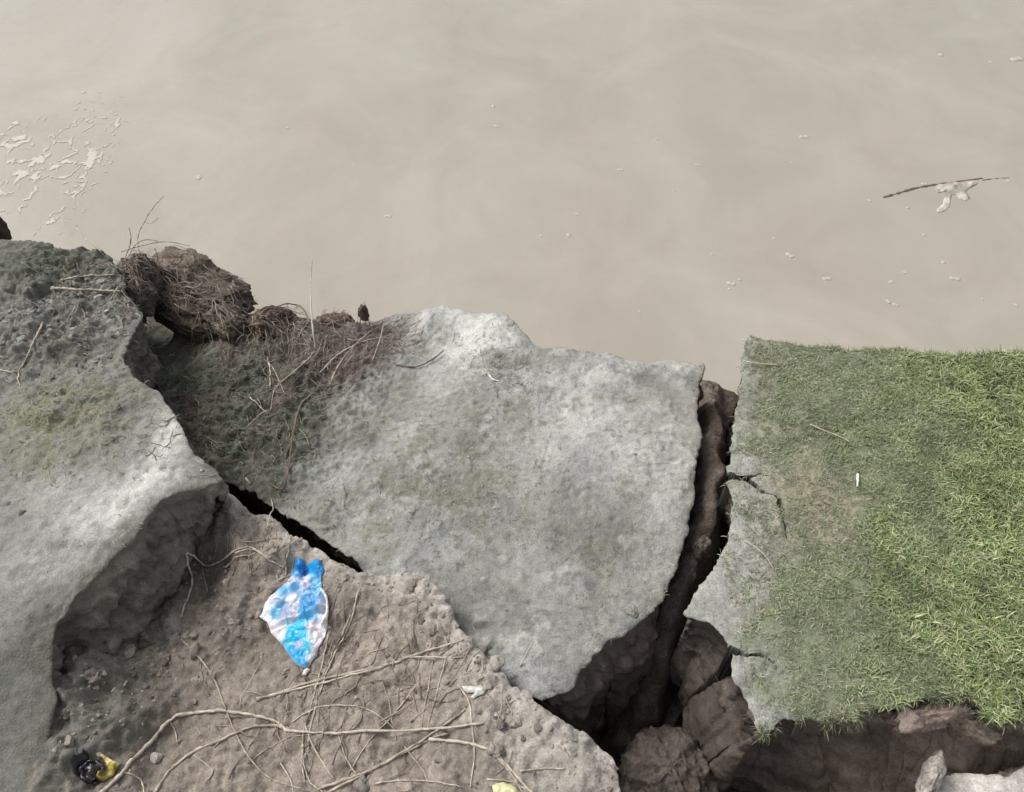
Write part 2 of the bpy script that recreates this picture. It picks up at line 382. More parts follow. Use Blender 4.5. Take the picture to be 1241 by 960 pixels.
def c_slab(x, y, z, d, isw):
    p = P3(x, y); n = fbm(p, .12, 4, 31); n2 = fbm(p, .035, 4, 32); n3 = fbm(p, .012, 2, 33)
    c = np.tile(GREY, (len(x), 1)) * (1 + .24 * n + .17 * n2 + .10 * n3)[:, None]
    c = c * (1 - .28 * sstep(.35, .8, fbm(p, .02, 3, 36)) * sstep(-.3, .5, n))[:, None]
    B = lambda *a: blob(x, y, H_SLAB, *a)
    cr_m = sstep(.02, .07, CRUST(p)); c = c * (.80 + .28 * cr_m)[:, None]; c = mixc(c, sstep(-.2, .6, fbm(p, .2, 4, 40)) * .35, np.array((.27, .275, .285)))
    fl = sstep(.45, .8, fbm(p * np.array([.5, 1.5, 1]), .016, 3, 43)) * sstep(-.2, .4, fbm(p, .11, 3, 44)); c = mixc(c, fl * .7, np.array((.12, .11, .095)))
    st = sstep(.1, .8, fbm(p * np.array([.45, 1.3, 1]), .05, 4, 39)); c = mixc(c, st * .35, np.array((.22, .205, .18)))
    pale = -.3 * B(620, 780, 110, 60) - .3 * B(420, 560, 60, 90) + 1.3 * B(545, 400, 75, 32) + .55 * B(600, 410, 50, 26) + .5 * B(740, 450, 110, 22) + .45 * B(700, 520, 60, 45) + .6 * B(665, 545, 12, 18) + .5 * B(690, 490, 40, 30) + .35 * B(800, 600, 40, 90) + .3 * B(640, 700, 50, 100) + .3 * B(520, 500, 60, 40) + .35 * B(830, 440, 40, 14)
    c = mixc(c, np.clip(pale * (.75 + .5 * n2 + .35 * n), 0, 1), PALE)
    gr = .9 * sstep(.1, .6, fbm(p, .1, 4, 45)) * .5 + .6 * B(590, 610, 90, 50) + .55 * B(725, 700, 22, 60) + .4 * B(640, 520, 60, 40) + .45 * B(540, 560, 50, 60) + .3 * B(450, 600, 50, 50) + .25 * B(700, 640, 40, 30) + .5 * B(515, 420, 16, 20) + .35 * B(440, 650, 40, 25) + .3 * B(760, 640, 30, 50)
    c = mixc(c, np.clip(gr * (.55 + 1.1 * n2 + .5 * n3), 0, .85), np.array((.185, .19, .15)))
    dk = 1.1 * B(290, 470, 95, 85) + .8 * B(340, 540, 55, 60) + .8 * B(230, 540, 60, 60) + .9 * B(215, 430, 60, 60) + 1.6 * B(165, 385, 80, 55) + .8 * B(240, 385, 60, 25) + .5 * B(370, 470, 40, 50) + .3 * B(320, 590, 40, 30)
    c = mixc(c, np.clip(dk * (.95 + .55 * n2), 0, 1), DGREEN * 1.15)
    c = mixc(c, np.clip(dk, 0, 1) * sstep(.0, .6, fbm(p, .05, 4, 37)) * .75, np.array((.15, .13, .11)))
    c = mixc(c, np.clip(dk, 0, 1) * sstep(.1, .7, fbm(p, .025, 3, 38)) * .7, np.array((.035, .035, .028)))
    rb = .9 * B(420, 430, 50, 38) + .6 * B(470, 400, 30, 22)+ 1.0 * B(300, 405, 80, 22) + .6 * B(340, 470, 30, 50) + .5 * B(240, 500, 30, 30)
    c = mixc(c, np.clip(rb * (.8 + .9 * n2), 0, .9), np.array((.17, .125, .115)))
    c = mixc(c, np.clip(.5 * np.exp(-d / .02) * (1 + n2), 0, .7) * sstep(780, 830, to_px(x, y, -.06)[0]), TAN * 1.2)
    pw = P3(x, y, z); wn = fbm(pw * np.array([1, 1, 2.5]), .07, 4, 35)
    wc = BROWN[None] * (1.05 + .5 * wn)[:, None]
    px, py = to_px(x, y, z)
    gw = sstep(-.14, -.09, z)[:, None]
    wc = wc * (1 - gw * .6) + DGREY * 1.5 * gw * .6
    return c * (1 - isw[:, None]) + wc * isw[:, None]
slab_px = [(480, 378), (500, 374), (520, 374), (541, 369), (560, 376), (580, 377), (600, 377), (618, 383), (628, 394), (640, 408), (652, 419), (690, 424), (730, 427), (765, 434), (800, 437), (830, 437), (853, 437), (856, 448), (850, 466), (845, 490),
    (848, 520), (849, 550), (846, 580), (843, 610), (836, 645), (826, 675), (816, 700), (806, 725), (796, 738), (770, 757), (740, 775), (722, 793), (706, 812), (694, 832), (672, 840), (655, 846), (636, 842), (612, 818), (586, 796), (560, 770),
    (530, 740), (480, 708), (450, 702), (432, 682), (416, 668), (398, 650), (372, 640), (345, 626), (322, 608), (298, 592), (285, 588), (262, 580), (236, 562), (205, 515), (180, 482), (150, 455), (130, 420), (140, 385),
    (180, 362), (230, 362), (290, 378), (330, 392), (380, 392), (410, 388), (430, 392), (450, 384)]
slab = build_block('mud_slab', H_SLAB, slab_px, [], d_slab, .008, wall_slab, c_slab, M_SLAB, depth=.62, seed=3)
tag(slab, 'large grey slab of dried mud split off between the grassy bank and the straw-covered ledge', 'mud slab')

# --- grassy bank
def wall_right(x, y, h):
    px, py = to_px(x, y, 0)
    left = sstep(940, 915, px); low = sstep(730, 760, py)
    o = -.02 * sstep(0, .04, h) * np.ones_like(x)
    o = o - left * (1 - low) * .02 * sstep(.05, .2, h)
    o = o + left * low * (-.01 * sstep(.0, .1, h) + .075 * sstep(.05, .30, h) - .17 * sstep(.33, .45, h))
    o = o + (1 - left) * low * (-.035 * sstep(.0, .05, h) + (.05 + .16 * sstep(950, 1150, px)) * sstep(.05, .45, h))
    return o
def c_right(x, y, z, d, isw):
    p = P3(x, y); n = fbm(p, .12, 4, 51); n2 = fbm(p, .03, 4, 52)
    c = np.tile(np.array((.22, .225, .17)), (len(x), 1)) * (1 + .2 * n + .22 * n2)[:, None]
    px, py = to_px(x, y, 0)
    edge = np.clip(sstep(930, 895, px) * .7 + .9 * blob(x, y, H_RIGHT, 905, 720, 45, 110) + .7 * blob(x, y, H_RIGHT, 915, 600, 40, 50) + .9 * blob(x, y, H_RIGHT, 930, 850, 40, 60), 0, 1)
    c = mixc(c, np.clip(edge * (.8 + .3 * n), 0, 1), GREY * 1.08)
    c = mixc(c, np.clip(.7 * blob(x, y, H_RIGHT, 1000, 610, 60, 60) * (1 + n2), 0, 1), np.array((.33, .27, .20)))
    gm = sstep(885, 1000, px + 70 * fbm(p, .1, 3, 56)); c = mixc(c, gm * .75 * (1 - .7 * blob(x, y, H_RIGHT, 1000, 620, 45, 60)), np.array((.165, .19, .115)))
    c = mixc(c, sstep(1040, 1160, px) * .7, np.array((.09, .11, .045)))
    pw = P3(x, y, z); wn = fbm(pw * np.array([1, 1, 2.8]), .08, 4, 55)
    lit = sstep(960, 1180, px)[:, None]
    dr = sstep(1.15, .9, CRK['v']); c = mixc(c, dr, SHADEBR)  # cracks painted near-black so they read as deep and shaded
    wc = (BROWN[None] * (1 - lit) * .92 + np.array((.25, .205, .17)) * lit) * (1.05 + .45 * wn)[:, None]  # light painted into the front wall: paler to the right, darker left
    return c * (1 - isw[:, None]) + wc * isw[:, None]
right_px = [(893, 482), (895, 460), (899, 440), (903, 417), (912, 408), (930, 410), (960, 413), (1010, 414), (1040, 421), (1100, 425), (1170, 429), (1241, 428), (1300, 426), (4.5, 2.1, 0), (4.5, .2, 0), (1300, 868),
    (1241, 872), (1215, 876), (1196, 868), (1183, 850), (1150, 843), (1118, 846), (1090, 857), (1050, 863), (1010, 864), (975, 870), (948, 880), (921, 891), (914, 872), (902, 846), (892, 818), (886, 797), (878, 775), (866, 760), (838, 749),
    (846, 722), (858, 695), (868, 672), (880, 652), (886, 635), (888, 605), (885, 575), (884, 545), (888, 520), (893, 505)]
crk = [([(880, 576), (905, 582), (922, 592), (940, 601), (950, 612)], .011, .22), ([(945, 606), (947, 622), (950, 640), (956, 655)], .006, .08), ([(880, 786), (905, 793), (920, 797), (936, 801)], .009, .16), ([(906, 582), (922, 574), (932, 578)], .005, .06)]
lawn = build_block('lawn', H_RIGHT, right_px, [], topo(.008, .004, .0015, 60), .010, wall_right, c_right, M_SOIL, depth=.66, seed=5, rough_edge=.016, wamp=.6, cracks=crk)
tag(lawn, kind='structure')

# --- near ledge with the straws
def d_shelf(x, y, d):
    p = P3(x, y)
    z = .010 * fbm(p, .2, 3, 70) + .013 * fbm(p, .06, 4, 71, .62) + .006 * (ridged(p, .04, 3, 78) - .65) + .0035 * fbm(p, .016, 3, 72, .6) - .004 * sstep(.2, .7, fbm(p, .03, 3, 77))
    rough = np.clip(1.3 * blob(x, y, H_SHELF, 120, 850, 90, 130) + .8 * blob(x, y, H_SHELF, 290, 690, 100, 70) + .5 * blob(x, y, H_SHELF, 420, 760, 80, 60), 0, 1)
    z = z + rough * (.02 * fbm(p, .05, 4, 74, .6) + .004 * fbm(p, .013, 2, 75))
    rim = np.exp(-((d - .035) / .03) ** 2)
    z = z + rim * (.008 + .006 * fbm(p, .035, 3, 73))
    cl = np.clip(vnoise(p, .022, 76) - .25, 0, 1)
    return z + .012 * cl * (.35 + .65 * rim)
def wall_shelf(x, y, h):
    return -.02 * sstep(0, .05, h) - .05 * sstep(.05, .4, h) + 0 * x
def c_shelf(x, y, z, d, isw):
    p = P3(x, y); n = fbm(p, .12, 4, 81); n2 = fbm(p, .03, 4, 82); n3 = fbm(p, .01, 2, 83)
    c = np.tile(np.array((.265, .228, .195)), (len(x), 1)) * (1 + .2 * n + .2 * n2 + .15 * n3)[:, None]
    B = lambda *a: blob(x, y, H_SHELF, *a)
    c = mixc(c, np.clip(np.exp(-d / .055) * (.85 + .6 * n2), 0, .95), np.array((.46, .425, .385)))
    c = mixc(c, np.clip(.8 * B(670, 900, 70, 60) * (1 + .3 * n), 0, .8), np.array((.37, .355, .32)))
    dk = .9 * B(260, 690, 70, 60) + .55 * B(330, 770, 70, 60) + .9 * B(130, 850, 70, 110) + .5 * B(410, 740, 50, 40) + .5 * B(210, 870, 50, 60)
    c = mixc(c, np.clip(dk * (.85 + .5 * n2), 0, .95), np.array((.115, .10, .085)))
    c = mixc(c, np.clip(1.2 * B(95, 870, 55, 110) * (.9 + .5 * n2), 0, .95), np.array((.14, .138, .12)))
    c = mixc(c, np.clip(1.1 * B(207, 762, 16, 18), 0, .8), np.array((.30, .27, .24)))
    wc = np.array((.17, .15, .13)) * (1 + .4 * fbm(P3(x, y, z), .05, 3, 84))[:, None]
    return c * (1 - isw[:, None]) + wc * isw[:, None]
shelf_px = [(262, 588), (285, 600), (305, 615), (330, 628), (350, 648), (372, 656), (392, 676), (425, 691), (455, 697), (490, 697), (515, 704), (535, 722), (548, 742), (560, 760), (578, 776), (598, 795), (620, 822), (642, 843), (660, 858), (690, 876), (715, 890), (738, 915), (752, 942), (756, 962), (765, 1050),
    (.20, -.25, 0), (.1, -1.4, 0), (-2.4, -1.4, 0), (-2.0, .3, 0), (0, 780), (100, 690), (180, 620), (230, 590)]
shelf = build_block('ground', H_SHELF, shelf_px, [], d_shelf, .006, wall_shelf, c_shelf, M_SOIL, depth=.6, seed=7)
tag(shelf, kind='structure')

# --- left bank
def d_left(x, y, d):
    p = P3(x, y); z = .008 * fbm(p, .2, 3, 90) + .0035 * fbm(p, .05, 3, 91) + .0015 * fbm(p, .014, 2, 92)
    rg = np.clip(1.0 * blob(x, y, H_LEFT, 90, 340, 110, 70) + .7 * blob(x, y, H_LEFT, 60, 420, 90, 40) + .5 * blob(x, y, H_LEFT, 100, 500, 80, 50) + .6 * blob(x, y, H_LEFT, 130, 740, 60, 40), 0, 1)
    return z + rg * (.034 * fbm(p, .05, 4, 93, .66) + .012 * (ridged(p, .03, 2, 98) - .7) + .009 * fbm(p, .016, 3, 94))
def wall_left(x, y, h):
    px, py = to_px(x, y, .03)
    f = sstep(566, 600, py) * sstep(775, 740, py)
    n = vnoise(P3(x, y), .09, 501); n2 = fbm(P3(x, y), .04, 3, 502)
    hl = (.035 + .125 * sstep(262, 215, px)) * (1 + .18 * n + .12 * n2)
    o = (.030 + .03 * sstep(235, 170, px)) * sstep(0, 1, h / hl) - .085 * sstep(1.0, 1.35, h / hl)
    return f * o + (1 - f) * (-.015 * sstep(0, .03, h) - .03 * sstep(.05, .3, h))
def c_left(x, y, z, d, isw):
    p = P3(x, y); n = fbm(p, .12, 4, 101); n2 = fbm(p, .035, 4, 102); n3 = fbm(p, .012, 2, 103)
    c = np.tile(GREY * .74, (len(x), 1)) * (1 + .13 * n + .13 * n2 + .06 * n3)[:, None]
    B = lambda *a: blob(x, y, H_LEFT, *a)
    c = mixc(c, np.clip((1.2 * B(207, 530, 28, 55) + 1.1 * B(125, 628, 65, 30) + .9 * B(178, 590, 40, 32) + .75 * B(50, 690, 60, 26) + .4 * B(130, 390, 50, 20) + .5 * B(80, 590, 60, 20)) * (.8 + .45 * n2), 0, 1), PALE * 1.02)
    c = mixc(c, np.clip((.95 * B(70, 500, 90, 50) + .4 * B(40, 560, 60, 30)) * (.7 + .9 * n2), 0, .9), np.array((.20, .195, .12)))
    c = mixc(c, np.clip((1.1 * B(40, 315, 90, 36) + .4 * B(150, 350, 30, 30)) * (.9 + .6 * n2), 0, .95), np.array((.11, .115, .085)))
    c = mixc(c, np.clip(.9 * B(70, 395, 100, 50) * (.5 + 1.6 * n2), 0, .8), np.array((.15, .135, .12)))
    c = mixc(c, np.clip(.8 * B(70, 370, 110, 60), 0, 1) * sstep(.3, .8, fbm(p, .018, 3, 106)) * .8, np.array((.06, .055, .048)))
    c = mixc(c, np.clip(sstep(-.1, 1, 1.3 * B(20, 870, 90, 150) + .6 * n2) * .8, 0, .85), np.array((.15, .15, .135)))
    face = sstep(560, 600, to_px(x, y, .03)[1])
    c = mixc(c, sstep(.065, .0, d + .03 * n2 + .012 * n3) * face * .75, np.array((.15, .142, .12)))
    pw = P3(x, y, z)
    wc = np.array((.17, .158, .135)) * (1 + .45 * fbm(pw, .05, 4, 104, .6) + .25 * fbm(pw, .014, 2, 107))[:, None]
    wc = mixc(wc, sstep(0, .7, fbm(pw, .07, 4, 105)) * .7, np.array((.235, .205, .175)))
    return c * (1 - isw[:, None]) + wc * isw[:, None]
left_px = [(-3.6, 1.75, 0), (-300, 300), (-100, 292), (0, 288), (40, 292), (80, 300), (130, 305), (148, 330), (150, 352), (175, 380), (158, 402), (150, 432), (166, 456), (192, 476), (212, 500), (228, 530), (238, 555), (258, 568), (268, 580), (246, 587), (222, 596), (196, 610), (172, 632), (152, 656), (130, 683), (112, 707), (90, 732), (70, 757), (62, 790), (66, 850), (60, 900), (54, 965), (40, 1080), (-1.0, -1.4, 0), (-3.6, -1.4, 0)]
left = build_block('bank', H_LEFT, left_px, [], d_left, .008, wall_left, c_left, M_SLAB, depth=.6, seed=9, wamp=1.5)
tag(left, kind='structure')

# --- near ledge, lower right
def c_near(x, y, z, d, isw):
    p = P3(x, y); n = fbm(p, .08, 4, 111); n2 = fbm(p, .02, 4, 112)
    c = np.tile(np.array((.50, .475, .44)), (len(x), 1)) * (1 + .12 * n + .15 * n2)[:, None]
    wc = TAN * (1 + .4 * n2)[:, None]
    return c * (1 - isw[:, None]) + wc * isw[:, None]
near_px = [(1128, 962), (1146, 946), (1165, 940), (1190, 938), (1218, 940), (1232, 930), (1241, 922), (1300, 915), (4.5, .15, 0), (4.5, -1.4, 0), (.9, -1.4, 0), (.62, -.1, 0), (1110, 1000)]
near = build_block('foreground_ground', H_NEAR, near_px, [], topo(.012, .008, .003, 120), .008, lambda x, y, h: .02 * sstep(0, .3, h) + 0 * x, c_near, M_SOIL, depth=.5, seed=11)
tag(near, kind='structure')

# --- floor of the gap and river bed
def grid_mesh(x0, x1, y0, y1, st):
    xs = np.arange(x0, x1 + st / 2, st); ys = np.arange(y0, y1 + st / 2, st)
    gx, gy = np.meshgrid(xs, ys); nx, ny = len(xs), len(ys)
    i = (np.arange(ny - 1)[:, None] * nx + np.arange(nx - 1)[None]).ravel()
    return gx.ravel(), gy.ravel(), np.stack([i, i + 1, i + nx + 1, i + nx], 1)
xs = np.concatenate([np.arange(-6, 0, .15), np.arange(0, .95, .005), np.arange(.95, 7, .15)])
ys = np.concatenate([np.arange(-3, 0, .12), np.arange(0, 1.75, .006), np.arange(1.75, 9, .2)])
gx, gy = np.meshgrid(xs, ys); nx, ny = len(xs), len(ys); gx, gy = gx.ravel(), gy.ravel()
gi = (np.arange(ny - 1)[:, None] * nx + np.arange(nx - 1)[None]).ravel(); GF = np.stack([gi, gi + 1, gi + nx + 1, gi + nx], 1)
pz = H_PIT(gx, gy)
RID = [(861, 466, -.40), (861, 482, -.25), (863, 500, -.18), (863, 540, -.135), (862, 600, -.125), (855, 640, -.125), (840, 680, -.135), (825, 712, -.15), (812, 750, -.19), (800, 795, -.26), (783, 845, -.34), (762, 885, -.43)]
RW = np.array([P(*c_) for c_ in RID]); best = np.full(len(gx), -9.)
jx = .012 * fbm(P3(gx, gy), .07, 3, 140); jy = .012 * fbm(P3(gx, gy), .07, 3, 141)
for a_, b_ in zip(RW[:-1], RW[1:]):
    ab = b_[:2] - a_[:2]; tt = np.clip(((gx + jx - a_[0]) * ab[0] + (gy + jy - a_[1]) * ab[1]) / (ab @ ab), 0, 1)
    dd_ = np.hypot(gx + jx - a_[0] - ab[0] * tt, gy + jy - a_[1] - ab[1] * tt)
    best = np.maximum(best, a_[2] + (b_[2] - a_[2]) * tt - 6.5 * np.maximum(dd_ - .012, 0) ** 1.35 - 1.6 * np.maximum(dd_ - .035, 0))
ksm = .02; mx = np.maximum(pz, best); pz = mx + ksm * np.log(np.exp((pz - mx) / ksm) + np.exp((best - mx) / ksm))
q = P3(gx, gy, pz)
pz = pz + .014 * fbm(q, .12, 4, 130) + .020 * (ridged(q * np.array([1, 1, 2.]), .07, 4, 131) - .6) + .009 * fbm(q, .022, 4, 132, .65)
pz = np.where((gy < 1.3) & (gx > 0) & (gx < .95), np.maximum(pz, -.535 + .012 * fbm(q, .05, 3, 142)), pz)
pn = fbm(P3(gx, gy, pz), .06, 4, 133); pb = fbm(P3(gx, gy, pz), .2, 2, 134)
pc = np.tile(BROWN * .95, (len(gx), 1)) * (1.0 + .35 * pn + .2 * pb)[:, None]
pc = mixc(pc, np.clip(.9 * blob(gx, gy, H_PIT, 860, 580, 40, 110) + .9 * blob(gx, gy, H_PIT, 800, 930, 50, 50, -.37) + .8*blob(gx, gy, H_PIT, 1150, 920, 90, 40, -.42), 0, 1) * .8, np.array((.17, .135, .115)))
pc = mixc(pc, np.clip(1.2 * blob(gx, gy, H_PIT, 870, 885, 36, 50, -.52) + .9 * blob(gx, gy, H_PIT, 720, 860, 60, 30, -.5) + .8 * blob(gx, gy, H_PIT, 980, 935, 80, 40, -.5), 0, .9), SHADEBR)  # painted shade in the deep hole and along the feet of the walls
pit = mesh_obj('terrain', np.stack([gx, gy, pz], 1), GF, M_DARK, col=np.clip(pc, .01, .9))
tag(pit, kind='structure'); TERRAIN.append((np.stack([gx, gy, pz], 1), GF))

# ------------------------------------------------------------------ water
WZ = -.55
m, t, b = newmat('muddy_water'); N = t.nodes; L = t.links
tc = N.new('ShaderNodeTexCoord')
n1 = N.new('ShaderNodeTexNoise'); n1.inputs['Scale'].default_value = 1.6; n1.inputs['Detail'].default_value = 9; n1.inputs['Roughness'].default_value = .62; n1.inputs['Distortion'].default_value = .6
mp = N.new('ShaderNodeMapping'); mp.inputs['Scale'].default_value = (1.0, .8, 1); L.new(tc.outputs['Object'], mp.inputs[0]); L.new(mp.outputs[0], n1.inputs['Vector'])
cr = N.new('ShaderNodeValToRGB'); L.new(n1.outputs[0], cr.inputs[0])
cr.color_ramp.elements[0].position = .33; cr.color_ramp.elements[0].color = (.335, .305, .255, 1)
cr.color_ramp.elements[1].position = .68; cr.color_ramp.elements[1].color = (.40, .37, .32, 1)
L.new(cr.outputs[0], b.inputs['Base Color'])
b.inputs['Roughness'].default_value = .16; b.inputs['Specular IOR Level'].default_value = .5; b.inputs['IOR'].default_value = 1.45
n2 = N.new('ShaderNodeTexNoise'); n2.inputs['Scale'].default_value = 5; n2.inputs['Detail'].default_value = 4; L.new(tc.outputs['Object'], n2.inputs['Vector'])
n3 = N.new('ShaderNodeTexNoise'); n3.inputs['Scale'].default_value = 26; n3.inputs['Detail'].default_value = 2; L.new(tc.outputs['Object'], n3.inputs['Vector'])
ma = N.new('ShaderNodeMath'); ma.operation = 'MULTIPLY_ADD'; ma.inputs[1].default_value = .12; L.new(n3.outputs[0], ma.inputs[0]); L.new(n2.outputs[0], ma.inputs[2])
n4 = N.new('ShaderNodeTexNoise'); n4.inputs['Scale'].default_value = 1.7; n4.inputs['Detail'].default_value = 7; n4.inputs['Roughness'].default_value = .6; n4.inputs['Distortion'].default_value = .8
mp4 = N.new('ShaderNodeMapping'); mp4.inputs['Scale'].default_value = (1.5, .5, 1); mp4.inputs['Location'].default_value = (4, 2, 0); L.new(tc.outputs['Object'], mp4.inputs[0]); L.new(mp4.outputs[0], n4.inputs['Vector'])
cr4 = N.new('ShaderNodeValToRGB'); L.new(n4.outputs[0], cr4.inputs[0])
cr4.color_ramp.elements[0].position = .35; cr4.color_ramp.elements[0].color = (.96, .985, .97, 1); cr4.color_ramp.elements[1].position = .65; cr4.color_ramp.elements[1].color = (1.035, 1.0, 1.005, 1)
mx4 = N.new('ShaderNodeMix'); mx4.data_type = 'RGBA'; mx4.blend_type = 'MULTIPLY'; mx4.inputs[0].default_value = 1; L.new(cr.outputs[0], mx4.inputs[6]); L.new(cr4.outputs[0], mx4.inputs[7]); L.new(mx4.outputs[2], b.inputs['Base Color'])
bp = N.new('ShaderNodeBump'); bp.inputs['Strength'].default_value = .35; bp.inputs['Distance'].default_value = .02
L.new(ma.outputs[0], bp.inputs['Height']); L.new(bp.outputs[0], b.inputs['Normal'])
M_WATER = m
water = mesh_obj('water', [(-300, -60, WZ), (300, -60, WZ), (300, 600, WZ), (-300, 600, WZ)], [(0, 1, 2, 3)], M_WATER, smooth=False)
tag(water, kind='structure')

# ------------------------------------------------------------------ ray casting on the built ground
vo_, fo_ = [], []; off = 0
for V, F in TERRAIN:
    vo_.append(V)
    if F.shape[1] == 4: F = np.concatenate([F[:, [0, 1, 2]], F[:, [0, 2, 3]]])
    fo_.append(F + off); off += len(V)
VV = np.concatenate(vo_); FF = np.concatenate(fo_)
BVH = BVHTree.FromPolygons(VV.tolist(), FF.tolist())
def hit(px, py, lift=0):
    d = Vector(ray(px, py)).normalized()
    loc, nrm, idx, dist = BVH.ray_cast(Vector((0, 0, CAMH)), d)
    if loc is None: loc = Vector(P(px, py, WZ)); nrm = Vector((0, 0, 1))
    if loc.z < WZ: loc = Vector(P(px, py, WZ)); nrm = Vector((0, 0, 1))
    return loc + Vector((0, 0, lift)), nrm
def ground_z(x, y, z0=.6):
    loc, _, _, _ = BVH.ray_cast(Vector((x, y, z0)), Vector((0, 0, -1)))
    return max(loc.z, WZ) if loc else WZ

# ------------------------------------------------------------------ blades
def blades(name, pos, length, width, lean, colr, mat=M_GRASS, seed=1):
    n = len(pos); r = np.random.default_rng(seed)
    az = r.uniform(0, 2 * np.pi, n); wz = az + np.pi / 2 + r.normal(0, .3, n)
    d = np.stack([np.cos(az), np.sin(az)], 1); wv = np.stack([np.cos(wz), np.sin(wz), r.uniform(-.3, .3, n)], 1) * (width[:, None] / 2)
    V = []
    for k, (tt, ws) in enumerate(((0, .8), (.4, 1), (.75, .75), (1, 0))):
        a = lean * (.35 + .65 * tt) + .5 * tt * tt      # bends over towards its tip
        hx = length * tt * np.sin(np.clip(a, 0, 1.9)); hz = length * tt * np.cos(np.clip(a, 0, 1.9))
        c = pos + np.stack([d[:, 0] * hx, d[:, 1] * hx, hz], 1)
        V += [c - wv * ws, c + wv * ws] if ws > 0 else [c]
    V = np.stack(V, 1)            # n,7,3
    base = (np.arange(n) * 7)[:, None]
    T = np.array([(0, 1, 3), (0, 3, 2), (2, 3, 5), (2, 5, 4), (4, 5, 6)])
    F = (base[:, None, :] + T[None]).reshape(-1, 3)
    shade = np.array([.8, .8, .95, .95, 1.05, 1.05, 1.1])
    C = (colr[:, None, :] * shade[None, :, None]).reshape(-1, 3)
    return mesh_obj(name, V.reshape(-1, 3), F, mat, col=C, smooth=True)
def scatter(block, n, density, box=None, z_off=-.001):
    B = BLOCKS[block]; pts = B['pts']
    lo, hi = pts.min(0), pts.max(0)
    if box: lo, hi = np.array(box[0]), np.array(box[1])
    g = RNG.uniform(lo, hi, (n, 2)); g = g[inside(g, pts)]
    px, py = to_px(g[:, 0], g[:, 1], 0)
    k = RNG.uniform(0, 1, len(g)) < density(g[:, 0], g[:, 1], px, py); g = g[k]
    z = B['top'](g[:, 0], g[:, 1], seg_dist(g, pts)) + z_off
    return np.stack([g[:, 0], g[:, 1], z], 1)
def pick(n, cols, ws):
    i = RNG.choice(len(cols), n, p=np.array(ws) / sum(ws)); return np.array(cols)[i] * RNG.uniform(.75, 1.25, (n, 1))

# lawn grass
def dens_thick(x, y, px, py):
    n = fbm(P3(x, y), .09, 3, 201); n2 = fbm(P3(x, y), .03, 2, 202)
    d = sstep(960, 1160, px + 110 * n) * .7 + .62 * sstep(880, 960, px + 60 * n) + .5 * blob(x, y, H_RIGHT, 1010, 740, 80, 40) + .45 * blob(x, y, H_RIGHT, 990, 450, 60, 30) + .3 * blob(x, y, H_RIGHT, 1080, 640, 60, 80)
    d = d * (1 - .6 * sstep(.15, .6, fbm(P3(x, y), .05, 4, 205)) * sstep(1180, 1000, px)) * (1 - .85 * blob(x, y, H_RIGHT, 1000, 620, 45, 60)) * (1 - .6 * blob(x, y, H_RIGHT, 1150, 838, 30, 16)) * (1 - .8 * blob(x, y, H_RIGHT, 925, 850, 35, 50))
    return np.clip(d * (.75 + .8 * n2), 0, 1)
X0, X1 = P(880, 700, 0)[0], P(1241, 420, 0)[0] + .25
p = scatter('lawn', 290000, dens_thick, ((X0, .35), (X1, 2.0)))
n = len(p); px, py = to_px(p[:, 0], p[:, 1], 0); th = sstep(960, 1230, px + 120 * fbm(p * np.array([1, 1, 0]), .12, 4, 203))
c1 = pick(n, [(.185, .235, .09), (.265, .32, .14), (.11, .15, .06), (.40, .43, .25), (.35, .32, .22)], [4, 4, 3.2, 2.2, 1.2])
c2 = pick(n, [(.19, .235, .12), (.255, .29, .165), (.145, .185, .095), (.35, .36, .25), (.40, .37, .29)], [4, 3, 3, 1.7, 1.3])
cc = c1 * th[:, None] + c2 * (1 - th)[:, None]
cc = cc * (1 + .26 * fbm(p * np.array([1, 1, 0]), .06, 3, 204))[:, None]
ln = (.010 + .009 * th) * RNG.uniform(.5, 1.6, n); wd = (.0013 + .0008 * th) * RNG.uniform(.7, 1.3, n)
g = blades('grass', p, ln, wd, RNG.uniform(.3, 1.35, n), cc, seed=11)
tag(g, 'short green grass covering the flat bank, brightest away from the broken edge', 'grass', kind='stuff')
print('grass', n)
p = scatter('lawn', 20000, lambda x, y, px, py: np.ones_like(x) * .8, ((X1, .2), (X1 + 1.6, 2.1)))
n = len(p); g = blades('grass', p, .03 * RNG.uniform(.6, 1.5, n), .004 * RNG.uniform(.7, 1.3, n), RNG.uniform(.3, 1.35, n), pick(n, [(.20, .29, .06), (.28, .36, .09), (.14, .21, .05)], [1, 1, 1]), seed=12)
tag(g, 'green grass further along the flat bank', 'grass', kind='stuff')
# thatch on its worn left edge
def dens_worn(x, y, px, py):
    n2 = fbm(P3(x, y), .03, 2, 212)
    d = .34 * sstep(1180, 960, px) + .8 * sstep(.012, .0, seg_dist(np.stack([x, y], 1), BLOCKS['lawn']['pts'])) * (py < 480) + 1.2 * blob(x, y, H_RIGHT, 922, 425, 34, 24) + .5 * sstep(425, 412, py - 8 * n2) + .35 * blob(x, y, H_RIGHT, 1000, 620, 50, 60)
    return np.clip(d * (.6 + .8 * n2), 0, 1)
p = scatter('lawn', 90000, dens_worn, ((X0, .35), (X1, 2.0)))
n = len(p)
cc = pick(n, [(.34, .31, .24), (.45, .41, .33), (.22, .20, .15), (.18, .21, .12), (.26, .26, .19)], [3, 1.5, 2, 4, 3])
g = blades('dead_grass', p, .014 * RNG.uniform(.4, 1.6, n), .0013 * RNG.uniform(.7, 1.4, n), RNG.uniform(.8, 1.5, n), cc, seed=13)
tag(g, 'thin dead straw-coloured grass on the worn edge of the grassy bank', 'grass', kind='stuff')
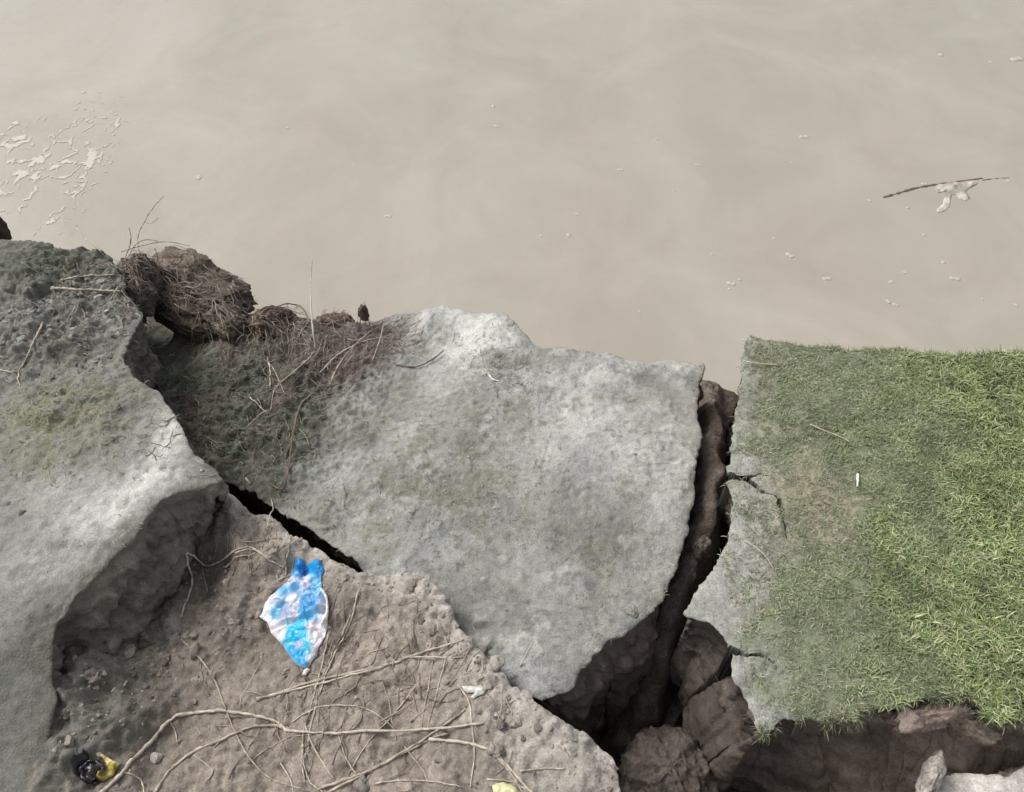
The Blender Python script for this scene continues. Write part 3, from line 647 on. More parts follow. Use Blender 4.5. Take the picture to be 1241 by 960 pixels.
# blades and rootlets hanging over the broken front edge of the lawn
pts = BLOCKS['lawn']['pts']; px, py = to_px(pts[:, 0], pts[:, 1], 0)
k = np.where((py > 825) & (px > 925) & (px < 1330))[0]
k = k[RNG.uniform(0, 1, len(k)) < np.clip(.25 + 1.2 * fbm(P3(pts[k, 0], pts[k, 1]), .05, 3, 207), .02, 1)]; sel = RNG.choice(k, 1500); e = pts[sel] + BLOCKS['lawn']['nrm'][sel] * RNG.uniform(-.012, .004, (1500, 1))
zz = BLOCKS['lawn']['top'](e[:, 0], e[:, 1], np.full(len(e), .02)) - RNG.uniform(.0, .03, len(e))
th = sstep(1000, 1200, to_px(e[:, 0], e[:, 1], 0)[0])[:, None]
cc = pick(len(e), [(.10, .11, .06), (.20, .25, .09), (.07, .06, .045), (.3, .28, .2)], [3, 1.3, 4, 1.5])
g = blades('overhanging_grass', np.stack([e[:, 0], e[:, 1], zz], 1),   .017 * RNG.uniform(.4, 1.7, len(e)), .0013 * RNG.uniform(.6, 1.4, len(e)), RNG.uniform(.7, 1.9, len(e)), cc, seed=14)
tag(g, 'grass blades and rootlets hanging over the broken front edge of the grassy bank', 'grass', kind='stuff')
# sparse growth on the slab, green hollow and left bank
def dens_slab(x, y, px, py):
    n2 = fbm(P3(x, y), .03, 3, 222); B = lambda *a: blob(x, y, H_SLAB, *a)
    d = 1.0 * B(290, 470, 95, 80) + .6 * B(350, 540, 60, 60) + .22 * B(590, 610, 90, 50) + .25 * B(725, 700, 22, 60) + .2 * B(560, 560, 60, 60) + .3 * B(450, 600, 60, 40) + .7 * B(430, 430, 60, 40) + .4 * B(600, 440, 40, 30) + .12 * sstep(.0, .6, fbm(P3(x, y), .08, 3, 223))
    return np.clip(d * (.6 + 1.0 * n2), 0, 1)
p = scatter('mud_slab', 110000, dens_slab); n = len(p); px, py = to_px(p[:, 0], p[:, 1], p[:, 2])
dk = sstep(470, 380, px)[:, None]
cc = pick(n, [(.10, .12, .075), (.15, .16, .11), (.07, .08, .055), (.24, .23, .18)], [3, 3, 3, 1]) * dk + pick(n, [(.22, .24, .16), (.30, .30, .24), (.17, .19, .13)], [1, 1, 1]) * (1 - dk)
red = blob(p[:, 0], p[:, 1], H_SLAB, 425, 425, 50, 40); cc = mixc(cc, np.clip(red, 0, .9), np.array((.22, .165, .155)))
g = blades('sparse_grass', p, .011 * RNG.uniform(.4, 1.6, n), .0015 * RNG.uniform(.7, 1.4, n), RNG.uniform(.6, 1.5, n), cc, seed=15)
tag(g, 'sparse dusty grey-green growth on the split slab and in the dark hollow beside it', 'grass', kind='stuff')
def dens_left(x, y, px, py):
    n2 = fbm(P3(x, y), .03, 3, 232); B = lambda *a: blob(x, y, H_LEFT, *a)
    d = .55 * B(70, 500, 90, 55) + 1.0 * B(30, 315, 90, 36) + .35 * B(150, 350, 40, 40) + .2 * B(60, 420, 90, 40) + .15 * B(180, 680, 60, 60)
    return np.clip(d * (.6 + 1.0 * n2), 0, 1)
p = scatter('bank', 90000, dens_left, ((-1.5, .3), (-.3, 2.0))); n = len(p); px, py = to_px(p[:, 0], p[:, 1], p[:, 2])
up = sstep(420, 360, py)[:, None]
cc = pick(n, [(.10, .12, .07), (.14, .155, .10), (.07, .08, .05)], [3, 3, 2]) * up + pick(n, [(.22, .23, .13), (.30, .28, .19), (.17, .185, .105)], [1, 1, 1]) * (1 - up)
g = blades('sparse_grass', p, .013 * RNG.uniform(.4, 1.6, n), .0016 * RNG.uniform(.7, 1.4, n), RNG.uniform(.6, 1.5, n), cc, seed=16)
tag(g, 'dusty olive growth in patches on the grey bank above the ledge', 'grass', kind='stuff')

# ------------------------------------------------------------------ crumbs of soil
def lump_mesh(r, seed, nu=10, nv=7, sq=.7, rough=.25):
    V = []; F = []
    for j in range(nv + 1):
        ph = math.pi * j / nv
        for i in range(nu):
            th_ = 2 * math.pi * i / nu
            V.append((math.sin(ph) * math.cos(th_), math.sin(ph) * math.sin(th_), math.cos(ph)))
    V = np.array(V); k = 1 + rough * fbm(V + seed * 3.1, .9, 3, seed)
    V = V * k[:, None] * r; V[:, 2] *= sq
    for j in range(nv):
        for i in range(nu):
            a = j * nu + i; b_ = j * nu + (i + 1) % nu; F.append((a, a + nu, b_ + nu, b_))
    return V, np.array(F)
def crumbs(name, centres, size, colfn, mat, seed):
    Vs, Fs, Cs = [], [], []; off = 0; r = np.random.default_rng(seed)
    protos = [lump_mesh(1, s, 7, 5, .75, .7) for s in range(12)]
    for c in centres:
        V, F = protos[r.integers(12)]; a = r.uniform(0, 6.28); s = size() * np.array([r.uniform(.7, 1.3), r.uniform(.7, 1.3), r.uniform(.6, 1)])
        V = V * s; ca, sa = math.cos(a), math.sin(a); V = np.stack([V[:, 0] * ca - V[:, 1] * sa, V[:, 0] * sa + V[:, 1] * ca, V[:, 2]], 1)
        Vs.append(V + c); Fs.append(F + off); off += len(V); Cs.append(np.tile(colfn(c), (len(V), 1)))
    return mesh_obj(name, np.concatenate(Vs), np.concatenate(Fs), mat, col=np.concatenate(Cs), smooth=False)
def dens_crumb(x, y, px, py):
    d = seg_dist(np.stack([x, y], 1), BLOCKS['ground']['pts'])
    return np.clip(.10 + .8 * np.exp(-((d - .03) / .03) ** 2) + .5 * blob(x, y, H_SHELF, 130, 850, 60, 110) + .3 * blob(x, y, H_SHELF, 300, 690, 80, 70), 0, 1) * (py < 1000) * (px > -30)
p = scatter('ground', 9000, dens_crumb, ((-1.2, .1), (.4, 1.5)))
cr_ = crumbs('soil_crumbs', p, lambda: .0028 + .005 * RNG.random() ** 4, lambda c: np.array((.27, .24, .21)) * RNG.uniform(.55, 1.35), M_SOIL, 5)
tag(cr_, 'small crumbs of dry soil scattered on the ledge and along its rim', 'soil crumbs', kind='stuff')
p = scatter('ground', 2600, lambda x, y, px, py: np.clip(1.0 * blob(x, y, H_SHELF, 195, 790, 60, 40) + .8 * blob(x, y, H_SHELF, 110, 830, 50, 60) + .6 * blob(x, y, H_SHELF, 250, 720, 40, 60) + .3 * blob(x, y, H_SHELF, 640, 860, 60, 40) + .15 * blob(x, y, H_SHELF, 480, 720, 70, 30), 0, 1) * .6, ((-.9, .2), (.3, 1.4)), z_off=.001)
cr_ = crumbs('soil_crumbs', p, lambda: .004 + .014 * RNG.random() ** 5, lambda c: np.array((.19, .17, .145)) * RNG.uniform(.6, 1.5), M_SOIL, 8)
tag(cr_, 'bigger crumbs and small clods of soil fallen at the foot of the grey bank', 'soil crumbs', kind='stuff')
p = scatter('bank', 11000, lambda x, y, px, py: np.clip(.8 * blob(x, y, H_LEFT, 80, 370, 110, 60) + .004, 0, 1) * (px > -40) * (py < 980), ((-1.5, .2), (-.3, 2.0)))
cr_ = crumbs('soil_crumbs', p, lambda: .003 + .009 * RNG.random() ** 4, lambda c: np.array((.27, .26, .24)) * RNG.uniform(.35, 1.35), M_SOIL, 6)
tag(cr_, 'grey crumbs of soil scattered over the upper part of the grey bank', 'soil crumbs', kind='stuff')

# ------------------------------------------------------------------ tubes: straws, roots, twigs
def catmull(pts, per=7):
    P_ = [pts[0] * 2 - pts[1]] + list(pts) + [pts[-1] * 2 - pts[-2]]; out = []
    for i in range(1, len(P_) - 2):
        for k in range(per):
            t_ = k / per; a, b_, c, d = P_[i - 1], P_[i], P_[i + 1], P_[i + 2]
            out.append(.5 * ((2 * b_) + (-a + c) * t_ + (2 * a - 5 * b_ + 4 * c - d) * t_ * t_ + (-a + 3 * b_ - 3 * c + d) * t_ ** 3))
    out.append(P_[-2]); return out
def tube(pts, r0, r1, sides=6, wob=.0, seed=0):
    pts = [Vector(p_) for p_ in pts]; n_ = len(pts); V = []; F = []; rr = random.Random(seed)
    up = Vector((0, 0, 1)); 
    for i, p_ in enumerate(pts):
        t_ = (pts[min(i + 1, n_ - 1)] - pts[max(i - 1, 0)])
        t_ = t_.normalized() if t_.length > 1e-9 else Vector((1, 0, 0))
        s_ = t_.cross(up); s_ = s_.normalized() if s_.length > .05 else t_.orthogonal().normalized()
        u_ = s_.cross(t_)
        r_ = (r0 + (r1 - r0) * i / (n_ - 1)) * (1 + rr.uniform(-wob, wob))
        for k in range(sides):
            a = 2 * math.pi * k / sides; V.append(p_ + (s_ * math.cos(a) + u_ * math.sin(a)) * r_)
    for i in range(n_ - 1):
        for k in range(sides):
            a = i * sides + k; b_ = i * sides + (k + 1) % sides; F.append((a, b_, b_ + sides, a + sides))
    F.append(tuple(range(sides))[::-1]); F.append(tuple(range((n_ - 1) * sides, n_ * sides)))
    return V, F
def stick(name, pxs, r0, r1, mat, label, cat, group=None, lifts=None, stiff=True, seed=0, forks=()):
    """a stem laid over the ground along traced points, resting on what it crosses"""
    ctl = []
    for i, q_ in enumerate(pxs):
        h_, _ = hit(q_[0], q_[1]); ctl.append(h_ + Vector((0, 0, q_[2] if len(q_) > 2 else 0)))
    pts_ = catmull(ctl, 8)
    zs = []
    rr = random.Random(seed)
    for p_ in pts_:
        g_ = ground_z(p_.x, p_.y, p_.z + .12) if True else 0
        zs.append(max(p_.z, g_ + r0 * .7))
    # a stiff stem bridges dips
    for _ in range(3):
        zs = [max(z_, (zs[max(i - 1, 0)] + zs[min(i + 1, len(zs) - 1)]) / 2 - .0008) for i, z_ in enumerate(zs)]
    for p_, z_ in zip(pts_, zs): p_.z = z_ + r0 * .05
    for i, p_ in enumerate(pts_):
        p_.x += rr.uniform(-1, 1) * r0 * .25; p_.y += rr.uniform(-1, 1) * r0 * .25
    V, F = tube(pts_, r0, r1, 6, .34, seed)
    o = mesh_obj(name, V, F, mat)
    tag(o, label, cat, group); recenter(o); return o

STRAWS = [
 # thick stems
 ([(122, 962), (150, 935), (178, 905), (205, 875), (235, 865), (275, 863), (310, 868), (335, 875), (352, 886), (395, 889), (450, 886), (520, 884), (586, 877)], .0042, .0022, 'long thick pale stem arching from the yellow wrapper across the ledge'),
 ([(188, 962), (205, 935), (235, 912), (270, 897), (305, 882), (330, 880), (352, 884)], .0036, .0028, 'thick pale stem curving up beside the arching stem from the lower frame edge'),
 ([(310, 848), (345, 838), (390, 824), (430, 815), (480, 803), (520, 788), (562, 776)], .0036, .0022, 'straight pale straw crossing below the blue wrapper to the ledge rim'),
 ([(330, 842), (370, 833), (420, 820), (470, 806), (500, 797), (560, 797)], .0026, .0016, 'thin straw lying against the straight pale straw below the blue wrapper'),
 ([(385, 958), (420, 945), (460, 928), (500, 905), (530, 885), (548, 872), (564, 860)], .0036, .002, 'pale stem rising to the right through the straw tangle'),
 ([(395, 962), (440, 940), (480, 918), (515, 900), (545, 890)], .0028, .002, 'thin stem running beside the rising pale stem in the tangle'),
 ([(520, 896), (560, 900), (590, 908), (612, 925), (630, 945), (645, 962)], .0034, .0026, 'bent straw curving down to the yellowish scrap'),
 ([(540, 899), (580, 904), (606, 922), (622, 942), (634, 962)], .0026, .002, 'thinner bent straw tucked under the one curving to the yellowish scrap'),
 ([(220, 775), (240, 795), (258, 820), (270, 850), (282, 880), (300, 915), (330, 945), (375, 960)], .0018, .0014, 'thin wiry root looping from the light bulge down to the lower frame edge'),
 ([(435, 716), (428, 745), (418, 770), (405, 795), (396, 815), (388, 840), (380, 870), (374, 900)], .0026, .0018, 'straw running down beside the blue wrapper from the crumbly rim'),
 ([(425, 745), (412, 775), (400, 800), (390, 828), (384, 855)], .0020, .0014, 'thin straw parallel to the one beside the blue wrapper'),
 ([(398, 770), (392, 800), (384, 830), (376, 862), (368, 890), (366, 920), (370, 950)], .0022, .0016, 'upright straw in the middle of the tangle below the blue wrapper'),
 ([(370, 880), (380, 905), (395, 930), (405, 945)], .0020, .0014, 'short straw slanting down in the straw tangle'),
 ([(367, 900), (368, 925), (376, 948), (392, 960)], .0020, .0014, 'short straw curling at the foot of the tangle'),
 ([(505, 830), (490, 850), (472, 872), (450, 895), (430, 925), (418, 945)], .0020, .0012, 'thin dark straw slanting across the bare soil right of the tangle'),
 ([(355, 875), (380, 860), (410, 855), (440, 858), (462, 870), (480, 885)], .0016, .0012, 'fine straw arching over the tangle'),
 ([(525, 800), (520, 830), (514, 860), (510, 890)], .0016, .0012, 'fine straw standing across the straight pale straw near the rim'),
 ([(540, 800), (532, 830), (524, 860), (518, 885)], .0016, .0012, 'fine straw beside the broken white chip'),
 ([(555, 830), (568, 850), (572, 880), (575, 915), (570, 955)], .0020, .0014, 'long thin straw bending down from the white chip'),
 ([(630, 935), (655, 932), (685, 932)], .0024, .0018, 'short horizontal straw near the bare corner of the ledge'),
 ([(590, 945), (620, 948), (640, 958)], .0020, .0015, 'short straw just above the yellowish scrap'),
 ([(455, 950), (490, 946), (530, 948), (560, 955)], .0018, .0014, 'low straw lying along the lower frame edge'),
 ([(430, 800), (450, 790), (470, 785)], .0014, .0010, 'short fine straw above the straight pale straw'),
 ([(272, 690), (300, 675), (318, 665)], .0020, .0014, 'small stick on the brown slope above the blue wrapper'),
 ([(220, 748), (228, 725), (236, 700), (245, 690), (262, 684), (285, 668), (305, 664), (325, 678), (345, 688)], .0026, .0018, 'pale root arching over the brown slope beside the dark undercut'),
 ([(285, 672), (305, 666), (318, 672), (332, 680)], .0022, .0016, 'short root lying over the arching root above the wrapper'),
 ([(352, 652), (350, 668), (347, 685), (346, 698)], .0028, .0020, 'short root dropping from the rim to the top of the wrapper'),
 ([(630, 808, .0), (640, 795, .03), (648, 785, .05)], .0020, .0012, 'thin twig poking out over the crack'),
 ([(235, 915), (248, 925), (258, 935), (252, 945)], .0020, .0014, 'small hooked root between the two thick stems'),
 ([(205, 873), (212, 885), (215, 900)], .0018, .0012, 'short side shoot at the bend of the arching stem'),
 ([(150, 936), (170, 945), (175, 962)], .0018, .0012, 'short side shoot beside the yellow wrapper'),
 ([(300, 925), (340, 900), (380, 890)], .0014, .0010, 'fine straw under the long arching stem'),
 ([(410, 890), (420, 920), (440, 950)], .0014, .0010, 'fine straw crossing the rising stems low down'),
 ([(340, 925), (352, 945), (356, 962)], .0014, .0010, 'fine short straw at the lower frame edge left of the tangle'),
 ([(490, 905), (510, 930), (520, 950)], .0014, .0010, 'fine short straw below the rising pale stem'),
]
for i, (pl, r0, r1, lab) in enumerate(STRAWS):
    stick('straw', pl, r0 * .95, r1 * .95, M_STRAW if i % 3 else M_PALE, lab, 'straw', 'dry straws and stems lying on the ledge', seed=i)

TW = [
 ('root', [(380, 478, .0), (365, 495, .01), (356, 530, .012), (352, 565, .012), (345, 595, .012), (336, 625, .012)], .0045, .0022, M_ROOT, 'long crooked root hanging down the slab edge towards the dark crack', 'root', None),
 ('root', [(325, 640), (330, 628, .02), (336, 622, .02)], .002, .0018, M_PALE, 'tiny root tip at the lower end of the crack', 'root', None),
 ('twig', [(383, 425, .0), (380, 395, .03), (381, 365, .07), (384, 338, .10)], .0034, .0018, M_PALE, 'pale upright twig standing out over the water', 'twig', None),
 ('twig', [(383, 425, .0), (372, 440, .01), (355, 455, .01), (336, 470, .0), (328, 500, .0)], .0030, .0016, M_PALE, 'bent pale twig leaning down into the green hollow', 'twig', None),
 ('twig', [(326, 440), (328, 455), (327, 470)], .0024, .0018, M_PALE, 'short upright twig in the green hollow', 'twig', None),
 ('twig', [(320, 436), (330, 445), (345, 478)], .0018, .0014, M_STRAW, 'thin twig crossing the short upright one in the hollow', 'twig', None),
 ('twig', [(303, 482), (314, 492), (325, 502)], .0026, .0018, M_PALE, 'small forked twig low in the green hollow', 'twig', None),
 ('twig', [(165, 438), (185, 448), (202, 452)], .0024, .0018, M_STRAW, 'pale twig lying beside the dark hole', 'twig', None),
 ('root', [(172, 325, .01), (172, 300, .05), (182, 285, .07), (195, 272, .09), (208, 261, .10)], .0036, .0018, M_STRAW, 'forked root sticking up over the water from the root mass', 'root', None),
 ('root', [(182, 285, .07), (190, 287, .07), (200, 283, .08)], .002, .0012, M_STRAW, 'side branch of the root sticking up over the water', 'root', None),
 ('root', [(150, 335, .02), (165, 310, .04), (180, 300, .04), (200, 300, .03)], .0034, .0022, M_STRAW, 'pale root looping over the top of the root mass', 'root', None),
 ('root', [(215, 345, .02), (245, 360, .02), (275, 375, .03), (300, 390, .02)], .0030, .0022, M_STRAW, 'long pale root slanting down across the earth clod', 'root', None),
 ('root', [(300, 388, .02), (325, 382, .02), (350, 375, .03), (368, 380, .02), (376, 392, .0)], .0038, .0024, M_ROOT, 'arched brown root over the small clod by the water', 'root', None),
 ('root', [(296, 385, .01), (302, 372, .02), (310, 362, .02)], .0028, .0018, M_PALE, 'short pale root between the two clods', 'root', None),
 ('root', [(148, 345, .01), (158, 322, .03), (164, 300, .05), (163, 290, .06)], .003, .0016, M_ROOT, 'dark root sprouting upright from the root knob', 'root', None),
 ('root', [(180, 330, .02), (205, 345, .03), (232, 362, .03), (262, 386, .02), (285, 402, .01)], .0042, .0026, M_STRAW, 'thick dull root running diagonally down the earth clod', 'root', None),
 ('root', [(195, 318, .03), (228, 328, .03), (262, 346, .03), (296, 366, .02)], .0034, .0020, M_ROOT, 'dark root along the upper side of the earth clod', 'root', None),
 ('root', [(138, 318, .02), (160, 330, .03), (186, 352, .03), (210, 378, .02)], .0036, .0022, M_STRAW, 'root draped over the dark knob and down towards the hollow', 'root', None),
 ('root', [(150, 312, .03), (180, 306, .04), (206, 300, .03), (232, 303, .02)], .0030, .0016, M_STRAW, 'root lying along the top edge of the earth clod', 'root', None),
 ('root', [(215, 395, .02), (238, 380, .02), (258, 362, .03)], .0026, .0016, M_PALE, 'short pale root crossing the low ridge above the hollow', 'root', None),
 ('root', [(400, 470, .01), (412, 448, .02), (430, 425, .02), (452, 402, .01)], .0034, .0020, M_STRAW, 'straight root lying through the reddish rootlet mat', 'root', None),
 ('root', [(388, 455, .01), (410, 436, .02), (440, 420, .02), (470, 410, .01)], .0026, .0014, M_PALE, 'pale thin root across the reddish rootlet mat', 'root', None),
 ('twig', [(452, 440, .01), (462, 415, .02), (466, 398, .02)], .0022, .0014, M_PALE, 'pale twig at the edge of the rootlet mat', 'twig', None),
 ('twig', [(300, 520, .01), (318, 505, .015), (330, 498, .01)], .0020, .0014, M_STRAW, 'dull twig across the middle of the green hollow', 'twig', None),
 ('twig', [(250, 455, .01), (275, 450, .015), (296, 462, .01)], .0020, .0012, M_ROOT, 'dark twig on the upper part of the green hollow', 'twig', None),
 ('root', [(65, 352, .01), (95, 354, .01), (125, 355, .01), (150, 357, .012)], .0050, .0036, M_STRAW, 'thick pale root lying flat across the rubble of the bank', 'root', None),
 ('root', [(75, 342, .008), (105, 338, .01), (140, 336, .01)], .0034, .0024, M_STRAW, 'thinner root just behind the thick flat root', 'root', None),
 ('root', [(135, 365, .005), (145, 355, .02), (152, 350, .015)], .002, .0016, M_PALE, 'short root leaning on the end of the thick flat root', 'root', None),
 ('twig', [(102, 292, .02), (118, 302, .01), (130, 315, .0), (137, 324, .0)], .0026, .0018, M_STRAW, 'bent twig at the water edge beside the root mass', 'twig', None),
 ('twig', [(52, 392), (42, 412), (30, 440), (22, 458), (25, 468)], .0034, .0022, M_STRAW, 'crooked twig pointing down the grey bank', 'twig', None),
 ('twig', [(-5, 447), (10, 451), (22, 452)], .0030, .0024, M_PALE, 'short twig entering from the frame edge', 'twig', None),
 ('twig', [(92, 372), (85, 382), (80, 392)], .0018, .0014, M_STRAW, 'small twig in the grey rubble', 'twig', None),
 ('twig', [(480, 444, .0), (505, 446, .006), (525, 438, .01), (538, 428, .012)], .0030, .0016, M_ROOT, 'curved dark twig lying on the pale top of the slab', 'twig', None),
 ('twig', [(592, 455), (598, 460), (604, 462)], .0030, .0022, flat_mat('white_chip', (.75, .74, .70), rough=.6), 'tiny white stalk on the slab below its pale top', 'twig', None),
 ('straw', [(980, 518, .012), (1000, 527, .014), (1015, 533, .014), (1030, 540, .012)], .0016, .0010, M_PALE, 'pale straw lying slanted in the grass', 'straw', None),
 ('straw', [(902, 658, .01), (915, 668, .014), (926, 678, .014), (936, 692, .01)], .0018, .0012, M_PALE, 'pale curved straw on the bare edge of the lawn', 'straw', None),
 ('straw', [(900, 441, .012), (915, 444, .012), (943, 446, .012)], .0022, .0014, M_PALE, 'pale straw at the far corner of the grassy bank', 'straw', None),
 ('twig', [(1037, 578, .014), (1037, 586, .014), (1037, 593, .012)], .0032, .0028, flat_mat('white_stub', (.8, .8, .77), rough=.5), 'tiny white stub standing out in the grass', 'stub', None),
 ('root', [(882, 572, .0), (892, 576, .004), (902, 578, .004)], .0020, .0014, M_PALE, 'pale rootlet crossing the mouth of the crack', 'root', None),
 ('root', [(168, 450, .01), (190, 470, .01), (205, 490, .012)], .0022, .0014, M_ROOT, 'dark rootlet along the crest of the grey bank', 'root', None),
 ('root', [(262, 604, .008), (290, 602, .012), (312, 606, .01)], .0040, .0026, M_PALE, 'stubby pale root at the tip of the ledge', 'root', None),
 ('root', [(724, 882, .004), (728, 876, .012), (730, 868, .02)], .0014, .0008, M_PALE, 'tiny sprig on the rim above the dark pit', 'root', None),
 ('root', [(235, 915 - 40), (238, 880), (243, 890)], .0014, .0010, M_STRAW, 'tiny rootlet hanging from the arching stem', 'root', None),
]
for i, (nm, pl, r0, r1, mt, lab, cat, grp) in enumerate(TW):
    stick(nm, pl, r0 * .85, r1 * .85, mt, lab, cat, grp, seed=100 + i)

# matted fine rootlets: nobody could count them
def mat_of_roots(name, centres, nroots, mats, label, ln=(.03, .09), r=.0009, seed=1, zl=.02, direction=None):
    rr = random.Random(seed); Vs, Fs, Cs = [], [], []; off_ = 0
    for k in range(nroots):
        cx, cy, sx, sy = rr.choice(centres)
        h_, _ = hit(rr.gauss(cx, sx), rr.gauss(cy, sy))
        if h_.z <= WZ + .02: continue
        a = rr.uniform(0, 6.28) if direction is None else rr.gauss(direction, .6); L_ = rr.uniform(*ln); p_ = h_ + Vector((0, 0, rr.uniform(0, zl))); pts_ = [p_.copy()]
        for s_ in range(6):
            a += rr.uniform(-.45, .45); p_ = p_ + Vector((math.cos(a), math.sin(a), 0)) * L_ / 6
            g_ = ground_z(p_.x, p_.y, p_.z + .05)
            if p_.z - g_ > .05: break
            p_.z = max(g_ + r, p_.z + rr.uniform(-.008, .006) ); 
            if p_.z - g_ > zl * 1.5: p_.z = g_ + zl
            pts_.append(p_.copy())
        if len(pts_) < 3: continue
        V, F = tube(pts_, r * rr.uniform(.7, 1.6), r * .6, 4, .1, k)
        c = rr.choice(mats); V = np.array([tuple(v) for v in V]); Cs.append(np.tile(np.array(c) * rr.uniform(.7, 1.3), (len(V), 1)))
        Vs.append(V); Fs += [tuple(i_ + off_ for i_ in f) for f in F]; off_ += len(V)
    o = mesh_obj(name, np.concatenate(Vs), Fs, M_GRASS, col=np.concatenate(Cs)); tag(o, label, 'rootlets', kind='stuff'); return o

# ------------------------------------------------------------------ clods of earth
def clod(name, px, py, z, dims, rotz, colr, label, seed=1, rough=.35, tilt=0, cat='clod', res=(110, 72)):
    V, F = lump_mesh(1, seed, res[0], res[1], 1, rough)
    V = V * (1 + .16 * fbm(V, .30, 5, seed + 5, .68) + .13 * (ridged(V * np.array([1, 1, 2.4]), .3, 3, seed + 6) - .6))[:, None]
    n_ = fbm(V, .35, 4, seed + 7)
    V = V * np.array(dims) / 2
    Mx = Matrix.Rotation(rotz, 3, 'Z') @ Matrix.Rotation(tilt, 3, 'Y')
    V = V @ np.array(Mx).T
    c = P(px, py, z)
    cc_ = np.asarray(colr)[None] * (1 + .45 * n_)[:, None]
    o = mesh_obj(name, V, F, M_DARK, col=np.clip(cc_, .01, .9)); o.location = c
    tag(o, label, cat)
    TERRAIN.append((V + c, F)); return o
clod('root_clod', 226, 340, -.21, (.36, .20, .17), -.42, (.165, .135, .11), 'brown earth clod matted with roots overhanging the water', 21, .55)
clod('root_clod', 170, 335, -.16, (.13, .15, .14), .2, (.14, .11, .095), 'dark root-filled knob beside the overhanging clod', 22, .3)
clod('root_clod', 235, 378, -.27, (.34, .15, .14), -.45, (.13, .105, .085), 'long low ridge of brown earth behind the dark hole in the hollow', 33, .35)
clod('root_clod', 275, 392, -.23, (.16, .09, .09), -.5, (.17, .14, .115), 'crumbled brown earth between the big clod and the small dark clod', 35, .5)
clod('root_clod', 160, 366, -.17, (.12, .10, .13), .3, (.13, .12, .10), 'dark crumbly earth wedged between the grey bank and the big root clod', 36, .5)
clod('root_clod', 195, 360, -.24, (.12, .12, .14), -.45, (.10, .085, .07), 'lumpy dark earth just above the dark hole in the hollow', 34, .4)
clod('root_clod', 340, 392, -.22, (.17, .10, .12), -.1, (.12, .09, .075), 'small dark brown clod below the arched root', 23, .3)
clod('root_clod', 408, 395, -.19, (.13, .07, .09), -.2, (.19, .14, .11), 'crumbly reddish clod at the back edge of the slab', 24, .3)
clod('root_stub', 441, 380, -.08, (.028, .028, .06), 0, (.09, .07, .065), 'dark stub standing on the back edge of the slab', 25, .3, cat='stub', res=(24, 16))
clod('root_stub', -5, 278, -.10, (.05, .07, .12), 0, (.06, .05, .045), 'dark stump at the frame edge above the green moss', 26, .3, cat='stub', res=(24, 16))
clod('earth_clod', 806, 945, -.36, (.20, .22, .20), .1, (.105, .088, .076), 'rounded brown clod standing at the bottom of the pit', 27, .12)
clod('earth_clod', 1128, 943, -.12, (.12, .04, .07), 1.0, (.40, .37, .33), 'pale elongated clod beside the light ledge', 28, .2, tilt=-.3, res=(40, 28))
clod('earth_clod', 850, 668, -.14, (.05, .06, .08), .3, (.12, .10, .085), 'small grey clod wedged in the crack', 29, .3, res=(32, 20))
clod('earth_clod', 1128, 868, -.06, (.16, .05, .09), .1, (.26, .20, .17), 'crumbly reddish clod under the grass edge', 30, .35, res=(48, 32))
clod('earth_clod', 1175, 880, -.10, (.12, .05, .09), -.3, (.24, .19, .155), 'brown clod breaking out below the overhanging turf', 31, .35, res=(48, 32))
BVH2 = []
vo_, fo_ = [], []; off = 0
for V, F in TERRAIN:
    vo_.append(V)
    if F.shape[1] == 4: F = np.concatenate([F[:, [0, 1, 2]], F[:, [0, 2, 3]]])
    fo_.append(F + off); off += len(V)
BVH = BVHTree.FromPolygons(np.concatenate(vo_).tolist(), np.concatenate(fo_).tolist())
mat_of_roots('root_mat', [(415, 425, 30, 22), (400, 440, 20, 25), (450, 410, 30, 14)], 420, [(.27, .20, .18), (.20, .15, .14), (.36, .30, .27), (.14, .10, .09)], 'matted reddish rootlets at the back of the slab', seed=2, direction=.8)
mat_of_roots('root_mat', [(220, 335, 45, 22), (240, 370, 50, 14), (160, 325, 12, 22), (330, 395, 30, 8)], 520, [(.22, .18, .15), (.32, .27, .225), (.10, .08, .07)], 'matted brown rootlets over the clods by the water', seed=3, r=.0013, direction=-.6, ln=(.04, .13))
mat_of_roots('root_mat', [(300, 415, 50, 16), (360, 450, 22, 34), (240, 480, 50, 40), (320, 540, 40, 30)], 330, [(.25, .21, .17), (.16, .13, .105), (.34, .30, .24), (.09, .08, .065)], 'brown rootlets and dead grass strewn down the green hollow', seed=8, r=.0011, ln=(.02, .08), zl=.012)
mat_of_roots('root_mat', [(70, 385, 60, 30), (110, 330, 40, 14)], 110, [(.33, .29, .25), (.2, .17, .15)], 'fine rootlets among the rubble of the grey bank', seed=4, r=.001)
mat_of_roots('root_mat', [(610, 445, 25, 20), (300, 480, 60, 50)], 110, [(.42, .40, .36), (.2, .19, .15), (.3, .28, .23)], 'fine pale rootlets on the slab and in the hollow', seed=5, r=.0009, ln=(.01, .045), zl=.008)
mat_of_roots('straw_litter', [(450, 880, 80, 50), (330, 860, 50, 40), (400, 800, 25, 40), (300, 690, 40, 20), (530, 820, 25, 30), (470, 900, 90, 40)], 170, [(.36, .31, .26), (.28, .23, .19), (.2, .16, .135)], 'fine straw bits scattered over the ledge', seed=6, r=.0011, ln=(.015, .13), zl=.006, direction=1.35)

